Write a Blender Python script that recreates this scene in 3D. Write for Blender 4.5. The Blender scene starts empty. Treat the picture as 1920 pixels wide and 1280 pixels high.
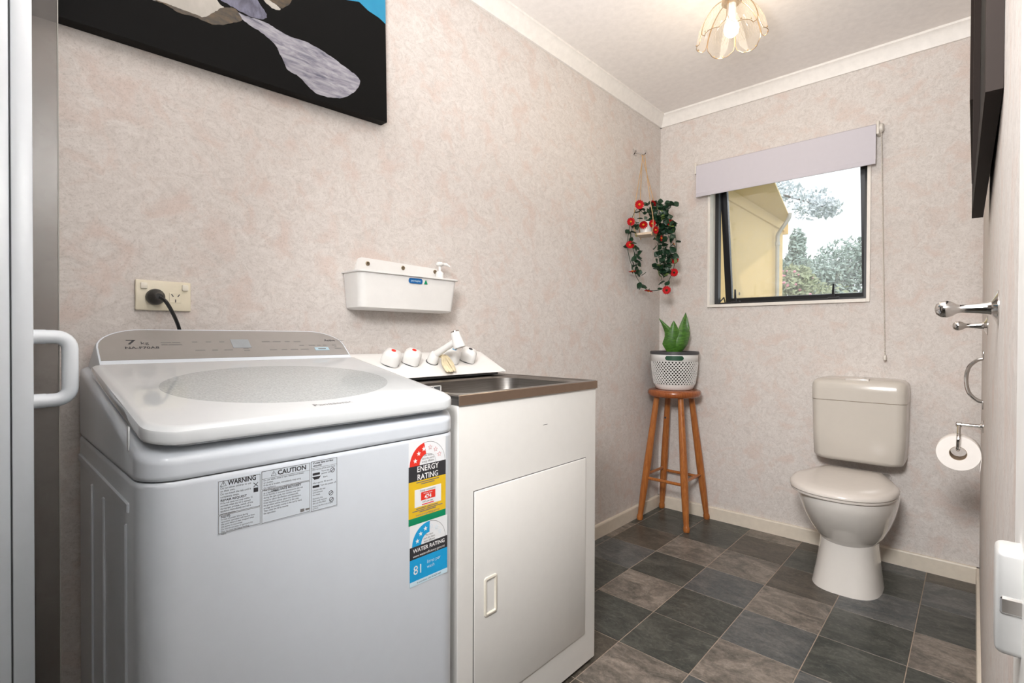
import bpy, bmesh, math, random
from mathutils import Vector, Matrix
random.seed(7)
S = bpy.context.scene
COL = S.collection
# ------------------------------------------------------------------ camera
def camera():
    f = 944.0
    yaw, pitch, roll = (math.radians(a) for a in (42.6, 0.54, -0.21))
    fw = Vector((-math.sin(yaw)*math.cos(pitch), math.cos(yaw)*math.cos(pitch), -math.sin(pitch)))
    r = Vector((math.cos(yaw), math.sin(yaw), 0)); d = fw.cross(r)
    r2 = r*math.cos(roll) + d*math.sin(roll); d2 = -r*math.sin(roll) + d*math.cos(roll)
    u = -d2
    c = bpy.data.cameras.new('camera'); o = bpy.data.objects.new('camera', c); COL.objects.link(o)
    o.matrix_world = Matrix(((r2.x, u.x, -fw.x, 0), (r2.y, u.y, -fw.y, 0), (r2.z, u.z, -fw.z, 1.04), (0, 0, 0, 1)))
    c.sensor_width = 36; c.lens = f/1920*36; c.clip_start = 0.005; c.clip_end = 200
    S.camera = o
camera()
# ------------------------------------------------------------------ sky, sun, lamps, exposure
w = bpy.data.worlds.new('sky'); S.world = w; w.use_nodes = True
w.node_tree.nodes['Background'].inputs[0].default_value = (0.90, 0.95, 1.0, 1)
w.node_tree.nodes['Background'].inputs[1].default_value = 1.5
def area(name, loc, target, size, power, color):
    l = bpy.data.lights.new(name, 'AREA'); l.shape = 'DISK'; l.size = size; l.energy = power; l.color = color
    o = bpy.data.objects.new(name, l); COL.objects.link(o); o.location = loc
    o.rotation_euler = (Vector(target)-Vector(loc)).to_track_quat('-Z', 'Y').to_euler()
    return o
sun = bpy.data.lights.new('sun', 'SUN'); sun.energy = 1.6; sun.angle = 0.02; sun.color = (1, .96, .88)
so = bpy.data.objects.new('sun', sun); COL.objects.link(so); so.rotation_euler = Vector((-0.40, 0.62, -0.68)).to_track_quat('-Z', 'Y').to_euler()
fb = area('flash_bounce', (-0.30, 0.0, 1.30), (-0.40, 0.80, 2.39), 0.25, 19.5, (1.0, 0.985, 0.98)); fb.data.spread = math.radians(100)
area('flash_direct', (-0.14, -0.15, 1.70), (-0.52, 2.7, 0.55), 0.40, 15, (1.0, 0.99, 0.985)).data.spread = math.radians(105)
S.view_settings.view_transform = 'Standard'; S.view_settings.look = 'None'
S.view_settings.gamma = 1.0; S.view_settings.use_curve_mapping = False
S.view_settings.exposure = 0.33

XL, XR, YF, YN, ZC = -1.435, 0.022, 2.905, -0.9, 2.39
# ------------------------------------------------------------------ materials
M = {}
def node_mat(name):
    m = bpy.data.materials.new(name); m.use_nodes = True; M[name] = m
    nt = m.node_tree; return m, nt, nt.nodes['Principled BSDF']
def ramp(nt, fac, stops):
    r = nt.nodes.new('ShaderNodeValToRGB'); nt.links.new(fac, r.inputs[0])
    while len(r.color_ramp.elements) < len(stops): r.color_ramp.elements.new(.5)
    for e, (p, c) in zip(r.color_ramp.elements, stops): e.position = p; e.color = (*c, 1)
    return r.outputs[0]
def noise(nt, vec, scale, detail=4, rough=.6, dist=0, stretch=None):
    if stretch:
        mp = nt.nodes.new('ShaderNodeMapping'); mp.inputs['Scale'].default_value = stretch
        nt.links.new(vec, mp.inputs[0]); vec = mp.outputs[0]
    n = nt.nodes.new('ShaderNodeTexNoise'); n.inputs['Scale'].default_value = scale
    n.inputs['Detail'].default_value = detail; n.inputs['Roughness'].default_value = rough; n.inputs['Distortion'].default_value = dist
    nt.links.new(vec, n.inputs['Vector']); return n.outputs['Fac']
def mix(nt, fac, a, b, mode='MIX'):
    n = nt.nodes.new('ShaderNodeMix'); n.data_type = 'RGBA'; n.blend_type = mode
    for v, s in ((fac, n.inputs[0]), (a, n.inputs[6]), (b, n.inputs[7])):
        if hasattr(v, 'is_linked'): nt.links.new(v, s)
        elif isinstance(v, tuple): s.default_value = (*v, 1)
        else: s.default_value = v
    return n.outputs[2]
def bump(nt, b, h, strength, dist=.002):
    n = nt.nodes.new('ShaderNodeBump'); n.inputs['Strength'].default_value = strength; n.inputs['Distance'].default_value = dist
    nt.links.new(h, n.inputs['Height']); nt.links.new(n.outputs[0], b.inputs['Normal'])
def wpos(nt): return nt.nodes.new('ShaderNodeNewGeometry').outputs['Position']
def opos(nt): return nt.nodes.new('ShaderNodeTexCoord').outputs['Object']
def plain(name, col, rough=.5, metal=0, spec=.5, coat=0, emit=0, trans=0, vary=.04):
    m, nt, b = node_mat(name)
    n = noise(nt, opos(nt), 35, 3)
    c = ramp(nt, n, [(.3, tuple(x*(1-vary) for x in col)), (.7, tuple(min(1, x*(1+vary)) for x in col))])
    nt.links.new(c, b.inputs['Base Color'])
    b.inputs['Roughness'].default_value = rough; b.inputs['Metallic'].default_value = metal
    b.inputs['Specular IOR Level'].default_value = spec; b.inputs['Coat Weight'].default_value = coat
    b.inputs['Transmission Weight'].default_value = trans
    if emit: b.inputs['Emission Color'].default_value = (*col, 1); b.inputs['Emission Strength'].default_value = emit
    return m
def wallpaper():
    m, nt, b = node_mat('wallpaper'); p = wpos(nt)
    blotch = ramp(nt, noise(nt, p, 11, 4, .6, .6), [(.50, (0, 0, 0)), (.66, (.55, .55, .55))])
    streak = noise(nt, p, 30, 6, .75, 2.2, (1, .7, 1))
    fine = noise(nt, p, 230, 3, .75, .8)
    base = ramp(nt, streak, [(.30, (.550, .505, .473)), (.48, (.648, .603, .570)), (.70, (.73, .69, .657))])
    c = mix(nt, blotch, base, (.63, .505, .45))
    f = ramp(nt, fine, [(.30, (.80, .79, .78)), (.50, (1, 1, 1))])
    c = mix(nt, 1.0, c, f, 'MULTIPLY'); nt.links.new(c, b.inputs['Base Color'])
    b.inputs['Roughness'].default_value = .6; b.inputs['Specular IOR Level'].default_value = .25
    bump(nt, b, streak, .10, .0006)
wallpaper()
def tile_mat(name, a, bcol, vein):
    m, nt, b = node_mat(name)
    oi = nt.nodes.new('ShaderNodeObjectInfo'); p = wpos(nt)
    ad = nt.nodes.new('ShaderNodeVectorMath'); ad.operation = 'ADD'; nt.links.new(p, ad.inputs[0])
    ml = nt.nodes.new('ShaderNodeMath'); ml.operation = 'MULTIPLY'; ml.inputs[1].default_value = 37
    nt.links.new(oi.outputs['Random'], ml.inputs[0]); nt.links.new(ml.outputs[0], ad.inputs[1])
    n1 = noise(nt, ad.outputs[0], 6.0, 7, .68, 1.3, (1, 1.8, 1)); n2 = noise(nt, ad.outputs[0], 70, 5, .7, .5)
    c = ramp(nt, n1, [(.34, a), (.50, tuple((x+y)*.45 for x, y in zip(a, bcol))), (.66, bcol)])
    v = ramp(nt, noise(nt, ad.outputs[0], 4, 3, .5, 4.5, (1, 2.2, 1)), [(.47, (0, 0, 0)), (.5, (1, 1, 1)), (.53, (0, 0, 0))])
    k = nt.nodes.new('ShaderNodeMath'); k.operation = 'MULTIPLY'; k.inputs[1].default_value = .35; nt.links.new(v, k.inputs[0])
    c = mix(nt, k.outputs[0], c, vein)
    c = mix(nt, 1.0, c, ramp(nt, n2, [(.3, (.62, .62, .62)), (.7, (1.2, 1.2, 1.2))]), 'MULTIPLY')
    nt.links.new(c, b.inputs['Base Color']); b.inputs['Roughness'].default_value = .36; b.inputs['Specular IOR Level'].default_value = .4
    bump(nt, b, n2, .12, .001)
tile_mat('slate_dark', (.036, .042, .038), (.105, .108, .094), (.17, .17, .15))
tile_mat('slate_blue', (.055, .066, .070), (.165, .165, .158), (.19, .18, .17))
tile_mat('slate_brown', (.050, .046, .036), (.135, .115, .092), (.17, .15, .12))
tile_mat('slate_light', (.085, .078, .066), (.31, .265, .225), (.30, .27, .24))
def wood(name, a, b_, rough=.3):
    m, nt, b = node_mat(name)
    n = noise(nt, opos(nt), 14, 5, .6, 1.5, (9, 9, .8))
    nt.links.new(ramp(nt, n, [(.3, a), (.7, b_)]), b.inputs['Base Color'])
    b.inputs['Roughness'].default_value = rough; b.inputs['Coat Weight'].default_value = .25
wood('stool_wood', (.27, .075, .015), (.46, .17, .04), .28)
wood('seat_wood', (.22, .05, .012), (.36, .11, .03), .25)
wood('ply', (.55, .42, .30), (.68, .55, .42), .5)
plain('paint_white', (.82, .79, .75), .5)
plain('ceiling_paint', (.86, .82, .79), .7)
plain('skirting', (.70, .63, .53), .45)
plain('grout', (.36, .29, .23), .8, vary=.15)
plain('light_sink_dark', (.22, .20, .18), .8)  # dark colour for the added light-absorbing box
plain('window_cream', (.78, .74, .68), .4)
plain('door_white', (.90, .89, .87), .4)
plain('machine_white', (.66, .71, .77), .28, coat=.3, vary=.01)
plain('lid_white', (.63, .66, .68), .10, coat=.6, vary=.01)
plain('machine_gap', (.10, .105, .11), .6)
plain('panel_grey', (.30, .28, .265), .22, coat=.4, vary=.02)
plain('display', (.31, .335, .355), .15)
plain('key_blue', (.36, .50, .58), .3)
plain('print_dark', (.03, .03, .035), .5)
plain('print_grey', (.17, .165, .16), .5)
plain('print_white', (.86, .86, .86), .5)
plain('print_label', (.62, .68, .74), .4, vary=.01)
plain('sticker_white', (.82, .84, .86), .35, vary=.01)
plain('sticker_red', (.75, .035, .02), .35)
plain('sticker_yellow', (.78, .50, .02), .35)
plain('sticker_green', (.0, .25, .11), .35)
plain('sticker_cyan', (.01, .36, .72), .35)
plain('badge_blue', (.005, .11, .33), .35)
plain('sticker_pale', (.62, .80, .90), .35)
plain('cabinet_white', (.78, .77, .74), .35, vary=.01)
plain('plastic_cream', (.80, .76, .66), .4)
plain('plastic_white', (.80, .79, .77), .35, vary=.015)
plain('outlet_cream', (.76, .70, .55), .35)
plain('black_plastic', (.012, .012, .013), .35)
plain('black_frame', (.010, .010, .012), .35)
plain('frame_brown', (.014, .009, .007), .65, spec=.12)
plain('canvas_black', (.004, .004, .004), .6, spec=.10)
plain('canvas_side', (.008, .007, .0065), .6, spec=.12)
plain('ceramic', (.72, .69, .65), .12, coat=.5, vary=.01)
plain('cistern_plastic', (.57, .53, .475), .22, vary=.01)
plain('seat_plastic', (.64, .595, .55), .18, vary=.01)
plain('chrome', (.62, .60, .58), .12, 1, vary=.02)
plain('brass', (.50, .36, .22), .3, 1)
plain('satin_metal', (.66, .66, .65), .45, .6)
plain('steel_screw', (.45, .38, .28), .3, 1)
plain('tape', (.72, .62, .42), .6, vary=.15)
plain('grime', (.33, .25, .17), .8, vary=.3)
plain('cord_rope', (.52, .34, .18), .8)
plain('leaf_dark', (.012, .044, .020), .4, vary=.5)
plain('leaf_light', (.13, .20, .05), .45, vary=.3)
plain('flower_red', (.46, .004, .008), .6, spec=.2, vary=.15)
plain('flower_center', (.62, .20, .01), .6)
plain('dark_rim', (.05, .05, .055), .4)
plain('green_pot', (.012, .07, .035), .4)
plain('soil', (.02, .015, .01), .9)
plain('blind_fabric', (.56, .535, .58), .75, vary=.01)
plain('chain_plastic', (.68, .64, .58), .4)
plain('paper', (.82, .78, .74), .8, vary=.02)
plain('card_core', (.33, .24, .16), .8)
plain('shower_white', (.84, .90, .96), .22, coat=.3, vary=.01)
plain('house_yellow', (.74, .52, .24), .8, vary=.03)
plain('house_trim', (.74, .52, .21), .7)
plain('pipe_grey', (.38, .37, .34), .5)
plain('lawn', (.10, .16, .05), .9, vary=.3)
plain('bark', (.12, .09, .07), .9, vary=.3)
plain('foliage_grey', (.34, .42, .38), .6, vary=.45)  # this and the olive below are lightened to carry garden haze and overexposure
plain('foliage_olive', (.30, .34, .20), .6, vary=.45)
plain('foliage_overexposed', (.58, .63, .66), .6, vary=.3)  # paler foliage copy, overexposure put into the leaf colour
plain('blossom', (.75, .32, .42), .6, vary=.2)
def steel():
    m, nt, b = node_mat('brushed_steel')
    n = noise(nt, opos(nt), 60, 4, .6, 0, (.15, .15, 6))
    nt.links.new(ramp(nt, n, [(.3, (.24, .225, .21)), (.7, (.33, .315, .30))]), b.inputs['Base Color'])
    b.inputs['Metallic'].default_value = 1; b.inputs['Roughness'].default_value = .3
steel()
plain('steel_edge_reflection', (.34, .25, .19), .34, .85)  # brown tint paints in the room reflected by the steel edge
def snake():
    m, nt, b = node_mat('snake_leaf')
    n = noise(nt, wpos(nt), 30, 4, .6, 2.0, (.6, .6, 3.5))
    nt.links.new(ramp(nt, n, [(.32, (.022, .075, .012)), (.55, (.06, .17, .02)), (.75, (.12, .27, .04))]), b.inputs['Base Color'])
    b.inputs['Roughness'].default_value = .35
snake()
def canvas_paint(name, a, c_, sc, stretch):
    m, nt, b = node_mat(name)
    n = noise(nt, wpos(nt), sc, 6, .65, .6, stretch)
    nt.links.new(ramp(nt, n, [(.3, a), (.7, c_)]), b.inputs['Base Color']); b.inputs['Roughness'].default_value = .4
canvas_paint('art_glacier', (.10, .10, .15), (.46, .45, .50), 16, (1, 1, 5))
canvas_paint('art_snow', (.38, .36, .32), (.56, .53, .48), 8, (1, 1, 1))
canvas_paint('art_ridge', (.005, .004, .002), (.10, .06, .018), 30, (1, 1, 3))
canvas_paint('art_mist', (.012, .012, .03), (.20, .20, .30), 12, (1, 2, 1))
canvas_paint('art_sky', (.0, .20, .38), (.005, .28, .46), 5, (1, 1, 1))
def glassy(name, tint, milk, milk_col, gloss=.06, rough=.03):
    m, nt, b = node_mat(name); out = [n for n in nt.nodes if n.type == 'OUTPUT_MATERIAL'][0]
    nt.nodes.remove(b)
    tr = nt.nodes.new('ShaderNodeBsdfTransparent'); tr.inputs[0].default_value = (*tint, 1)
    df = nt.nodes.new('ShaderNodeBsdfDiffuse'); df.inputs[0].default_value = (*milk_col, 1)
    tl = nt.nodes.new('ShaderNodeBsdfTranslucent'); tl.inputs[0].default_value = (*milk_col, 1)
    ad = nt.nodes.new('ShaderNodeMixShader'); ad.inputs[0].default_value = .5
    nt.links.new(df.outputs[0], ad.inputs[1]); nt.links.new(tl.outputs[0], ad.inputs[2])
    mx = nt.nodes.new('ShaderNodeMixShader'); mx.inputs[0].default_value = milk
    n = noise(nt, wpos(nt), 12, 5, .7)
    r = nt.nodes.new('ShaderNodeMapRange'); r.inputs[3].default_value = milk*.6; r.inputs[4].default_value = milk*1.4
    nt.links.new(n, r.inputs[0]); nt.links.new(r.outputs[0], mx.inputs[0])
    nt.links.new(tr.outputs[0], mx.inputs[1]); nt.links.new(ad.outputs[0], mx.inputs[2])
    gl = nt.nodes.new('ShaderNodeBsdfGlossy'); gl.inputs['Roughness'].default_value = rough
    m2 = nt.nodes.new('ShaderNodeMixShader'); m2.inputs[0].default_value = gloss
    nt.links.new(mx.outputs[0], m2.inputs[1]); nt.links.new(gl.outputs[0], m2.inputs[2])
    nt.links.new(m2.outputs[0], out.inputs[0])
glassy('window_glass', (.97, .98, .98), .10, (.9, .92, .95))  # milky veil in the pane imitates flare and haze over the view
glassy('smoked_glass', (.62, .61, .60), .14, (.50, .48, .46), .05, .15)
glassy('petal_glass', (.98, .97, .95), .07, (.9, .84, .74), .05, .1)
def lid_glass():
    m, nt, b = node_mat('lid_glass'); n = noise(nt, wpos(nt), 260, 3, .7)
    nt.links.new(ramp(nt, n, [(.35, (.36, .385, .39)), (.65, (.47, .495, .50))]), b.inputs['Base Color']); b.inputs['Roughness'].default_value = .10
lid_glass()

# ------------------------------------------------------------------ mesh helpers
WORLD = {}
def finish(name, bm, mat, parent=None, smooth=35, origin=None):
    bmesh.ops.recalc_face_normals(bm, faces=bm.faces[:])
    me = bpy.data.meshes.new(name)
    vs = [v.co for v in bm.verts]
    if origin is None:
        lo = Vector((min(v.x for v in vs), min(v.y for v in vs), min(v.z for v in vs)))
        hi = Vector((max(v.x for v in vs), max(v.y for v in vs), max(v.z for v in vs)))
        origin = Vector(((lo.x+hi.x)/2, (lo.y+hi.y)/2, lo.z))
    origin = Vector(origin)
    bmesh.ops.translate(bm, verts=bm.verts[:], vec=-origin)
    for f in bm.faces: f.smooth = bool(smooth)
    bm.to_mesh(me); bm.free()
    if smooth: me.set_sharp_from_angle(angle=math.radians(smooth))
    me.materials.append(M[mat])
    o = bpy.data.objects.new(name, me); COL.objects.link(o)
    o.location = origin; WORLD[o] = origin
    if parent is not None: attach(o, parent)
    return o
def attach(o, parent):
    o.parent = parent; o.matrix_parent_inverse = Matrix.Translation(-WORLD[parent])
def tag(o, label, cat, group=None):
    o['label'] = label; o['category'] = cat
    if group: o['group'] = group
    return o
def thing(name, loc, label, cat, group=None):
    o = bpy.data.objects.new(name, None); COL.objects.link(o); o.location = loc; WORLD[o] = Vector(loc)
    o.empty_display_size = .05
    return tag(o, label, cat, group)
def struct(o): o['kind'] = 'structure'; return o
def NB(): return bmesh.new()
def box(bm, lo, hi, bev=0, seg=2):
    r = bmesh.ops.create_cube(bm, size=1)
    vs = r['verts']
    lo, hi = Vector(lo), Vector(hi)
    for v in vs: v.co = Vector(((lo[i]+hi[i])/2 + v.co[i]*(hi[i]-lo[i]) for i in range(3)))
    if bev:
        es = list({e for v in vs for e in v.link_edges})
        bmesh.ops.bevel(bm, geom=es, offset=bev, segments=seg, profile=.5, affect='EDGES')
    return bm
def hexa(bm, p):                # eight corner points: bottom ring 0-3, top ring 4-7
    v = [bm.verts.new(q) for q in p]
    for f in ((3, 2, 1, 0), (4, 5, 6, 7), (0, 1, 5, 4), (1, 2, 6, 5), (2, 3, 7, 6), (3, 0, 4, 7)): bm.faces.new([v[i] for i in f])
    return bm
def loft(bm, rings, cap0=True, cap1=True, closed=True):
    R = [[bm.verts.new(p) for p in r] for r in rings]
    n = len(R[0])
    for a, b in zip(R, R[1:]):
        for i in range(n if closed else n-1):
            j = (i+1) % n
            bm.faces.new((a[i], a[j], b[j], b[i]))
    if cap0: bm.faces.new(R[0][::-1])
    if cap1: bm.faces.new(R[-1])
    return R
def frame_of(d):
    d = Vector(d).normalized(); h = Vector((0, 0, 1)) if abs(d.z) < .9 else Vector((1, 0, 0))
    a = d.cross(h).normalized(); return a, d.cross(a).normalized(), d
def tube(bm, pts, r, seg=10, caps=True, closed=False):
    pts = [Vector(p) for p in pts]; n = len(pts); rings = []
    rs = r if isinstance(r, (list, tuple)) else [r]*n
    a = None
    for i, p in enumerate(pts):
        d = (pts[(i+1) % n]-pts[i-1]) if closed or 0 < i < n-1 else (pts[1]-pts[0] if i == 0 else pts[-1]-pts[-2])
        d.normalize()
        if a is None: a, b, _ = frame_of(d)
        else:
            a = (a - d*a.dot(d)).normalized(); b = d.cross(a)
        rings.append([p + (a*math.cos(2*math.pi*k/seg) + b*math.sin(2*math.pi*k/seg))*rs[i] for k in range(seg)])
    if closed: rings.append(rings[0]); loft(bm, rings, False, False)
    else: loft(bm, rings, caps, caps)
def lathe(bm, prof, origin, axis=(0, 0, 1), seg=24, caps=True, lobes=0, amp=0):
    a, b, d = frame_of(axis); o = Vector(origin); rings = []
    for r, h in prof:
        rings.append([o + d*h + (a*math.cos(t)+b*math.sin(t))*r*(1+amp*math.cos(lobes*t)) for t in (2*math.pi*k/seg for k in range(seg))])
    loft(bm, rings, caps, caps)
def rrect(cx, cy, hx, hy, r, z, n=6):
    """rounded rectangle ring in xy; r may be four radii (++, -+, --, +-); z a number or function of (x, y)"""
    rr = r if isinstance(r, (list, tuple)) else [r]*4
    out = []
    for q, (sx, sy, a0) in enumerate(((1, 1, 0), (-1, 1, 90), (-1, -1, 180), (1, -1, 270))):
        ccx, ccy = cx+sx*(hx-rr[q]), cy+sy*(hy-rr[q])
        for k in range(n+1):
            t = math.radians(a0+90*k/n); x = ccx+rr[q]*math.cos(t); y = ccy+rr[q]*math.sin(t)
            out.append(Vector((x, y, z(x, y) if callable(z) else z)))
    return out
def prism(bm, pts, ext):
    ext = Vector(ext); loft(bm, [[Vector(p) for p in pts], [Vector(p)+ext for p in pts]])
def bez(p0, p1, p2, p3, n=10):
    p0, p1, p2, p3 = map(Vector, (p0, p1, p2, p3))
    return [p0*(1-t)**3+p1*3*t*(1-t)**2+p2*3*t*t*(1-t)+p3*t**3 for t in (i/n for i in range(n+1))]
def smooth_path(pts, n=6):
    pts = [Vector(p) for p in pts]; out = []
    for i in range(len(pts)-1):
        a, b = pts[i], pts[i+1]; ta = (pts[i+1]-pts[max(i-1, 0)])/2; tb = (pts[min(i+2, len(pts)-1)]-pts[i])/2
        for k in range(n):
            t = k/n; out.append(a*(2*t**3-3*t*t+1)+ta*(t**3-2*t*t+t)+b*(-2*t**3+3*t*t)+tb*(t**3-t*t))
    return out+[pts[-1]]
def text(name, s, size, at, u, v, mat, parent, align='LEFT', depth=.0003, stretch=1.0, bold=0):
    c = bpy.data.curves.new(name, 'FONT'); c.body = s; c.size = size; c.align_x = align; c.align_y = 'TOP_BASELINE'
    c.resolution_u = 2; c.offset = bold; c.space_line = 1.0
    o = bpy.data.objects.new(name, c); COL.objects.link(o)
    bpy.context.view_layer.update()
    me = bpy.data.meshes.new_from_object(o.evaluated_get(bpy.context.evaluated_depsgraph_get()))
    bpy.data.objects.remove(o); bpy.data.curves.remove(c)
    u, v = Vector(u).normalized(), Vector(v).normalized(); n = u.cross(v)
    at = Vector(at)
    for q in me.vertices: q.co = u*q.co.x*stretch + v*q.co.y + n*(depth+q.co.z)
    me.name = name; me.materials.append(M[mat])
    t = bpy.data.objects.new(name, me); COL.objects.link(t); t.location = at; WORLD[t] = at
    attach(t, parent); return t

def print_marks(rows, at, u, v, h, par, mat='print_grey'):
    """rows of fine print too small to read: each row a list of (start, length) strokes, h apart"""
    u, v = Vector(u).normalized(), Vector(v).normalized(); n = u.cross(v); b = NB(); at = Vector(at)
    for r, row in enumerate(rows):
        for s0, ln in row:
            p = at+u*s0-v*h*1.5*r+n*.0001; prism(b, [p, p+u*ln, p+u*ln+v*h*.62, p+v*h*.62], n*.0002)
    return finish('fine_print', b, mat, par, 0)
# ------------------------------------------------------------------ the room
def room():
    b = NB(); box(b, (XL-.12, YN, -.12), (XR+.12, YF+.12, -.0012)); fl = struct(finish('floor', b, 'grout', smooth=0))
    px, py, x0, y0, g = .2465, .2545, -.642, 2.02, .0013
    kinds = {'D': 'slate_dark', 'B': 'slate_blue', 'K': 'slate_brown', 'L': 'slate_light'}
    known = {(-2, 0): 'D', (-2, 1): 'L', (-3, 1): 'K', (-2, -1): 'L', (-1, -1): 'D', (-1, 0): 'B', (-1, 1): 'L', (-1, -2): 'D', (-2, -2): 'D',
             (-1, -3): 'L', (0, -2): 'L', (0, -1): 'B', (0, 0): 'L', (0, 1): 'K', (1, 0): 'D', (1, -1): 'D', (1, 1): 'B', (2, 0): 'L', (2, 1): 'D',
             (-1, 2): 'K', (-2, 2): 'D', (0, 2): 'D', (-3, 2): 'D', (-3, 0): 'B', (-3, -1): 'D', (1, -2): 'B', (2, -1): 'D', (0, -3): 'B', (0, 3): 'K', (-1, 3): 'L', (1, 2): 'D', (2, 2): 'B', (-2, 3): 'D'}
    rnd = random.Random(3); cache = {}
    for i in range(-4, 3):
        for j in range(-12, 4):
            k = known.get((i, j)) or rnd.choice('DDBKL')
            lo = [max(x0+i*px+g, XL), max(y0+j*py+g, YN)]; hi = [min(x0+(i+1)*px-g, XR), min(y0+(j+1)*py-g, YF)]
            if hi[0]-lo[0] < .01 or hi[1]-lo[1] < .01: continue
            key = (k, round(hi[0]-lo[0], 3), round(hi[1]-lo[1], 3))
            if key not in cache:
                b = NB(); box(b, (lo[0], lo[1], -.006), (hi[0], hi[1], 0), .0012, 1)
                o = finish('tile', b, kinds[k], fl, smooth=0); cache[key] = o
            else:
                o = cache[key].copy(); COL.objects.link(o)
                o.location = ((lo[0]+hi[0])/2, (lo[1]+hi[1])/2, -.006); WORLD[o] = o.location.copy(); attach(o, fl)
    b = NB(); box(b, (XL-.12, YN, ZC), (XR+.12, YF+.12, ZC+.1)); struct(finish('ceiling', b, 'ceiling_paint', smooth=0))
    b = NB(); box(b, (XL-.12, YN, -.006), (XL, YF+.12, ZC)); struct(finish('wall_left', b, 'wallpaper', smooth=0))
    b = NB(); box(b, (XR, .5, -.006), (XR+.12, YF+.12, ZC)); struct(finish('wall_right', b, 'wallpaper', smooth=0))
    wx0, wx1, wz0, wz1 = -1.125, -.380, 1.226, 1.965
    b = NB()
    box(b, (XL, YF, -.006), (wx0, YF+.12, ZC)); box(b, (wx1, YF, -.006), (XR, YF+.12, ZC))
    box(b, (wx0, YF, -.006), (wx1, YF+.12, wz0)); box(b, (wx0, YF, wz1), (wx1, YF+.12, ZC))
    struct(finish('wall_back', b, 'wallpaper', smooth=0))
    b = NB(); box(b, (XL-.12, YN-.1, -.006), (-.95, YN, ZC)); box(b, (-.95, YN-.1, 2.03), (XR+.12, YN, ZC)); struct(finish('wall_front', b, 'wallpaper', smooth=0))
    b = NB()
    for lo, hi in (((-1.6, YN-1.6, -.1), (.3, YN-1.5, ZC+.1)), ((-1.7, YN-1.6, -.1), (-1.6, YN-.1, ZC+.1)), ((.3, YN-1.6, -.1), (.4, YN-.1, ZC+.1)), ((-1.7, YN-1.6, ZC), (.4, YN-.1, ZC+.1)), ((XR+.12, YN-.1, -.1), (.4, YN, ZC+.1))): box(b, lo, hi)
    struct(finish('wall_light_sink', b, 'light_sink_dark', smooth=0))  # unseen dark box added behind the room to soak up light
    b = NB(); box(b, (-1.7, YN-1.6, -.12), (.4, YN, -.006)); struct(finish('floor_light_sink', b, 'soil', smooth=0))  # dark floor of the added box, also there to absorb light
    # skirting
    def skirt(name, pts, ext):
        b = NB(); prism(b, pts, ext); struct(finish(name, b, 'skirting', smooth=20))
    pr = [(0, 0), (.014, 0), (.014, .064), (.011, .070), (0, .070)]
    skirt('baseboard_left', [(XL+p, YN, q) for p, q in pr], (0, YF-YN, 0))
    skirt('baseboard_back', [(XL, YF-p, q) for p, q in pr], (XR-XL, 0, 0))
    skirt('baseboard_right', [(XR-p*.75, .5, q) for p, q in pr], (0, YF-.5, 0))
    # cornice
    cp = [(0, 0), (0, -.068), (.010, -.068), (.013, -.060), (.030, -.022), (.040, -.012), (.044, -.010), (.044, 0)]
    def corn(name, pts, ext):
        b = NB(); prism(b, pts, ext); struct(finish(name, b, 'paint_white', smooth=30))
    corn('trim_1', [(XL+p, YN, ZC+q) for p, q in cp], (0, YF-YN, 0))
    corn('trim_2', [(XL, YF-p, ZC+q) for p, q in cp], (XR-XL, 0, 0))
    corn('trim_3', [(XR-p*.45, 1.7, ZC+q) for p, q in cp], (0, YF-1.7, 0))
    # door in the right-hand side of the entrance, white, with chrome pull
    b = NB(); box(b, (XR, YN, -.004), (XR+.04, .4995, 2.1)); d = struct(finish('door_1', b, 'door_white', smooth=0))
    b = NB(); box(b, (XR, YN, 2.1), (XR+.12, .4995, ZC)); struct(finish('wall_above_door', b, 'wallpaper', smooth=0))
    b = NB(); box(b, (XR-.0117, .425, .848), (XR+.004, .450, .912), .004, 3); hp = finish('door_latch', b, 'satin_metal', d)
    b = NB(); box(b, (XR-.0095, .4235, .874), (XR+.003, .4265, .884), .0010, 1); finish('latch_slide', b, 'chrome', hp)
    # window
    b = NB(); ex = .012
    box(b, (wx0-ex, YF-.012, wz0-.014), (wx0+.002, YF+.068, wz1+ex), .0006, 1); box(b, (wx1-.002, YF-.012, wz0-.014), (wx1+ex, YF+.068, wz1+ex), .0006, 1)
    box(b, (wx0+.0015, YF-.016, wz0-.014), (wx1-.0015, YF+.068, wz0+.002), .0006, 1); box(b, (wx0+.0015, YF-.012, wz1-.002), (wx1-.0015, YF+.068, wz1+ex), .0006, 1)
    win = struct(finish('window_1', b, 'window_cream', smooth=0)); win['label'] = 'cream trimmed window with black aluminium awning sash propped open'
    fy0, fy1, fw = YF+.066, YF+.105, .022
    b = NB()
    box(b, (wx0, fy0, wz0), (wx0+fw, fy1, wz1)); box(b, (wx1-fw, fy0, wz0), (wx1, fy1, wz1))
    box(b, (wx0+fw, fy0, wz0), (wx1-fw, fy1, wz0+.016)); box(b, (wx0+fw, fy0, wz1-fw), (wx1-fw, fy1, wz1))
    finish('window_frame', b, 'black_frame', win, 0)
    # awning sash hinged at the head, foot pushed outwards
    sx0, sx1, hz, hy, H, ang, sw = wx0+.012, wx1-.012, wz1-.014, fy1+.002, .712, math.radians(9.0), .036
    rot = Matrix.Translation((0, hy, hz)) @ Matrix.Rotation(ang, 4, 'X')
    def sash_part(name, boxes, mat, bev=0):
        b = NB()
        for lo, hi in boxes: box(b, lo, hi, bev)
        bmesh.ops.transform(b, matrix=rot, verts=b.verts[:]); return finish(name, b, mat, win, 0)
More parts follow.
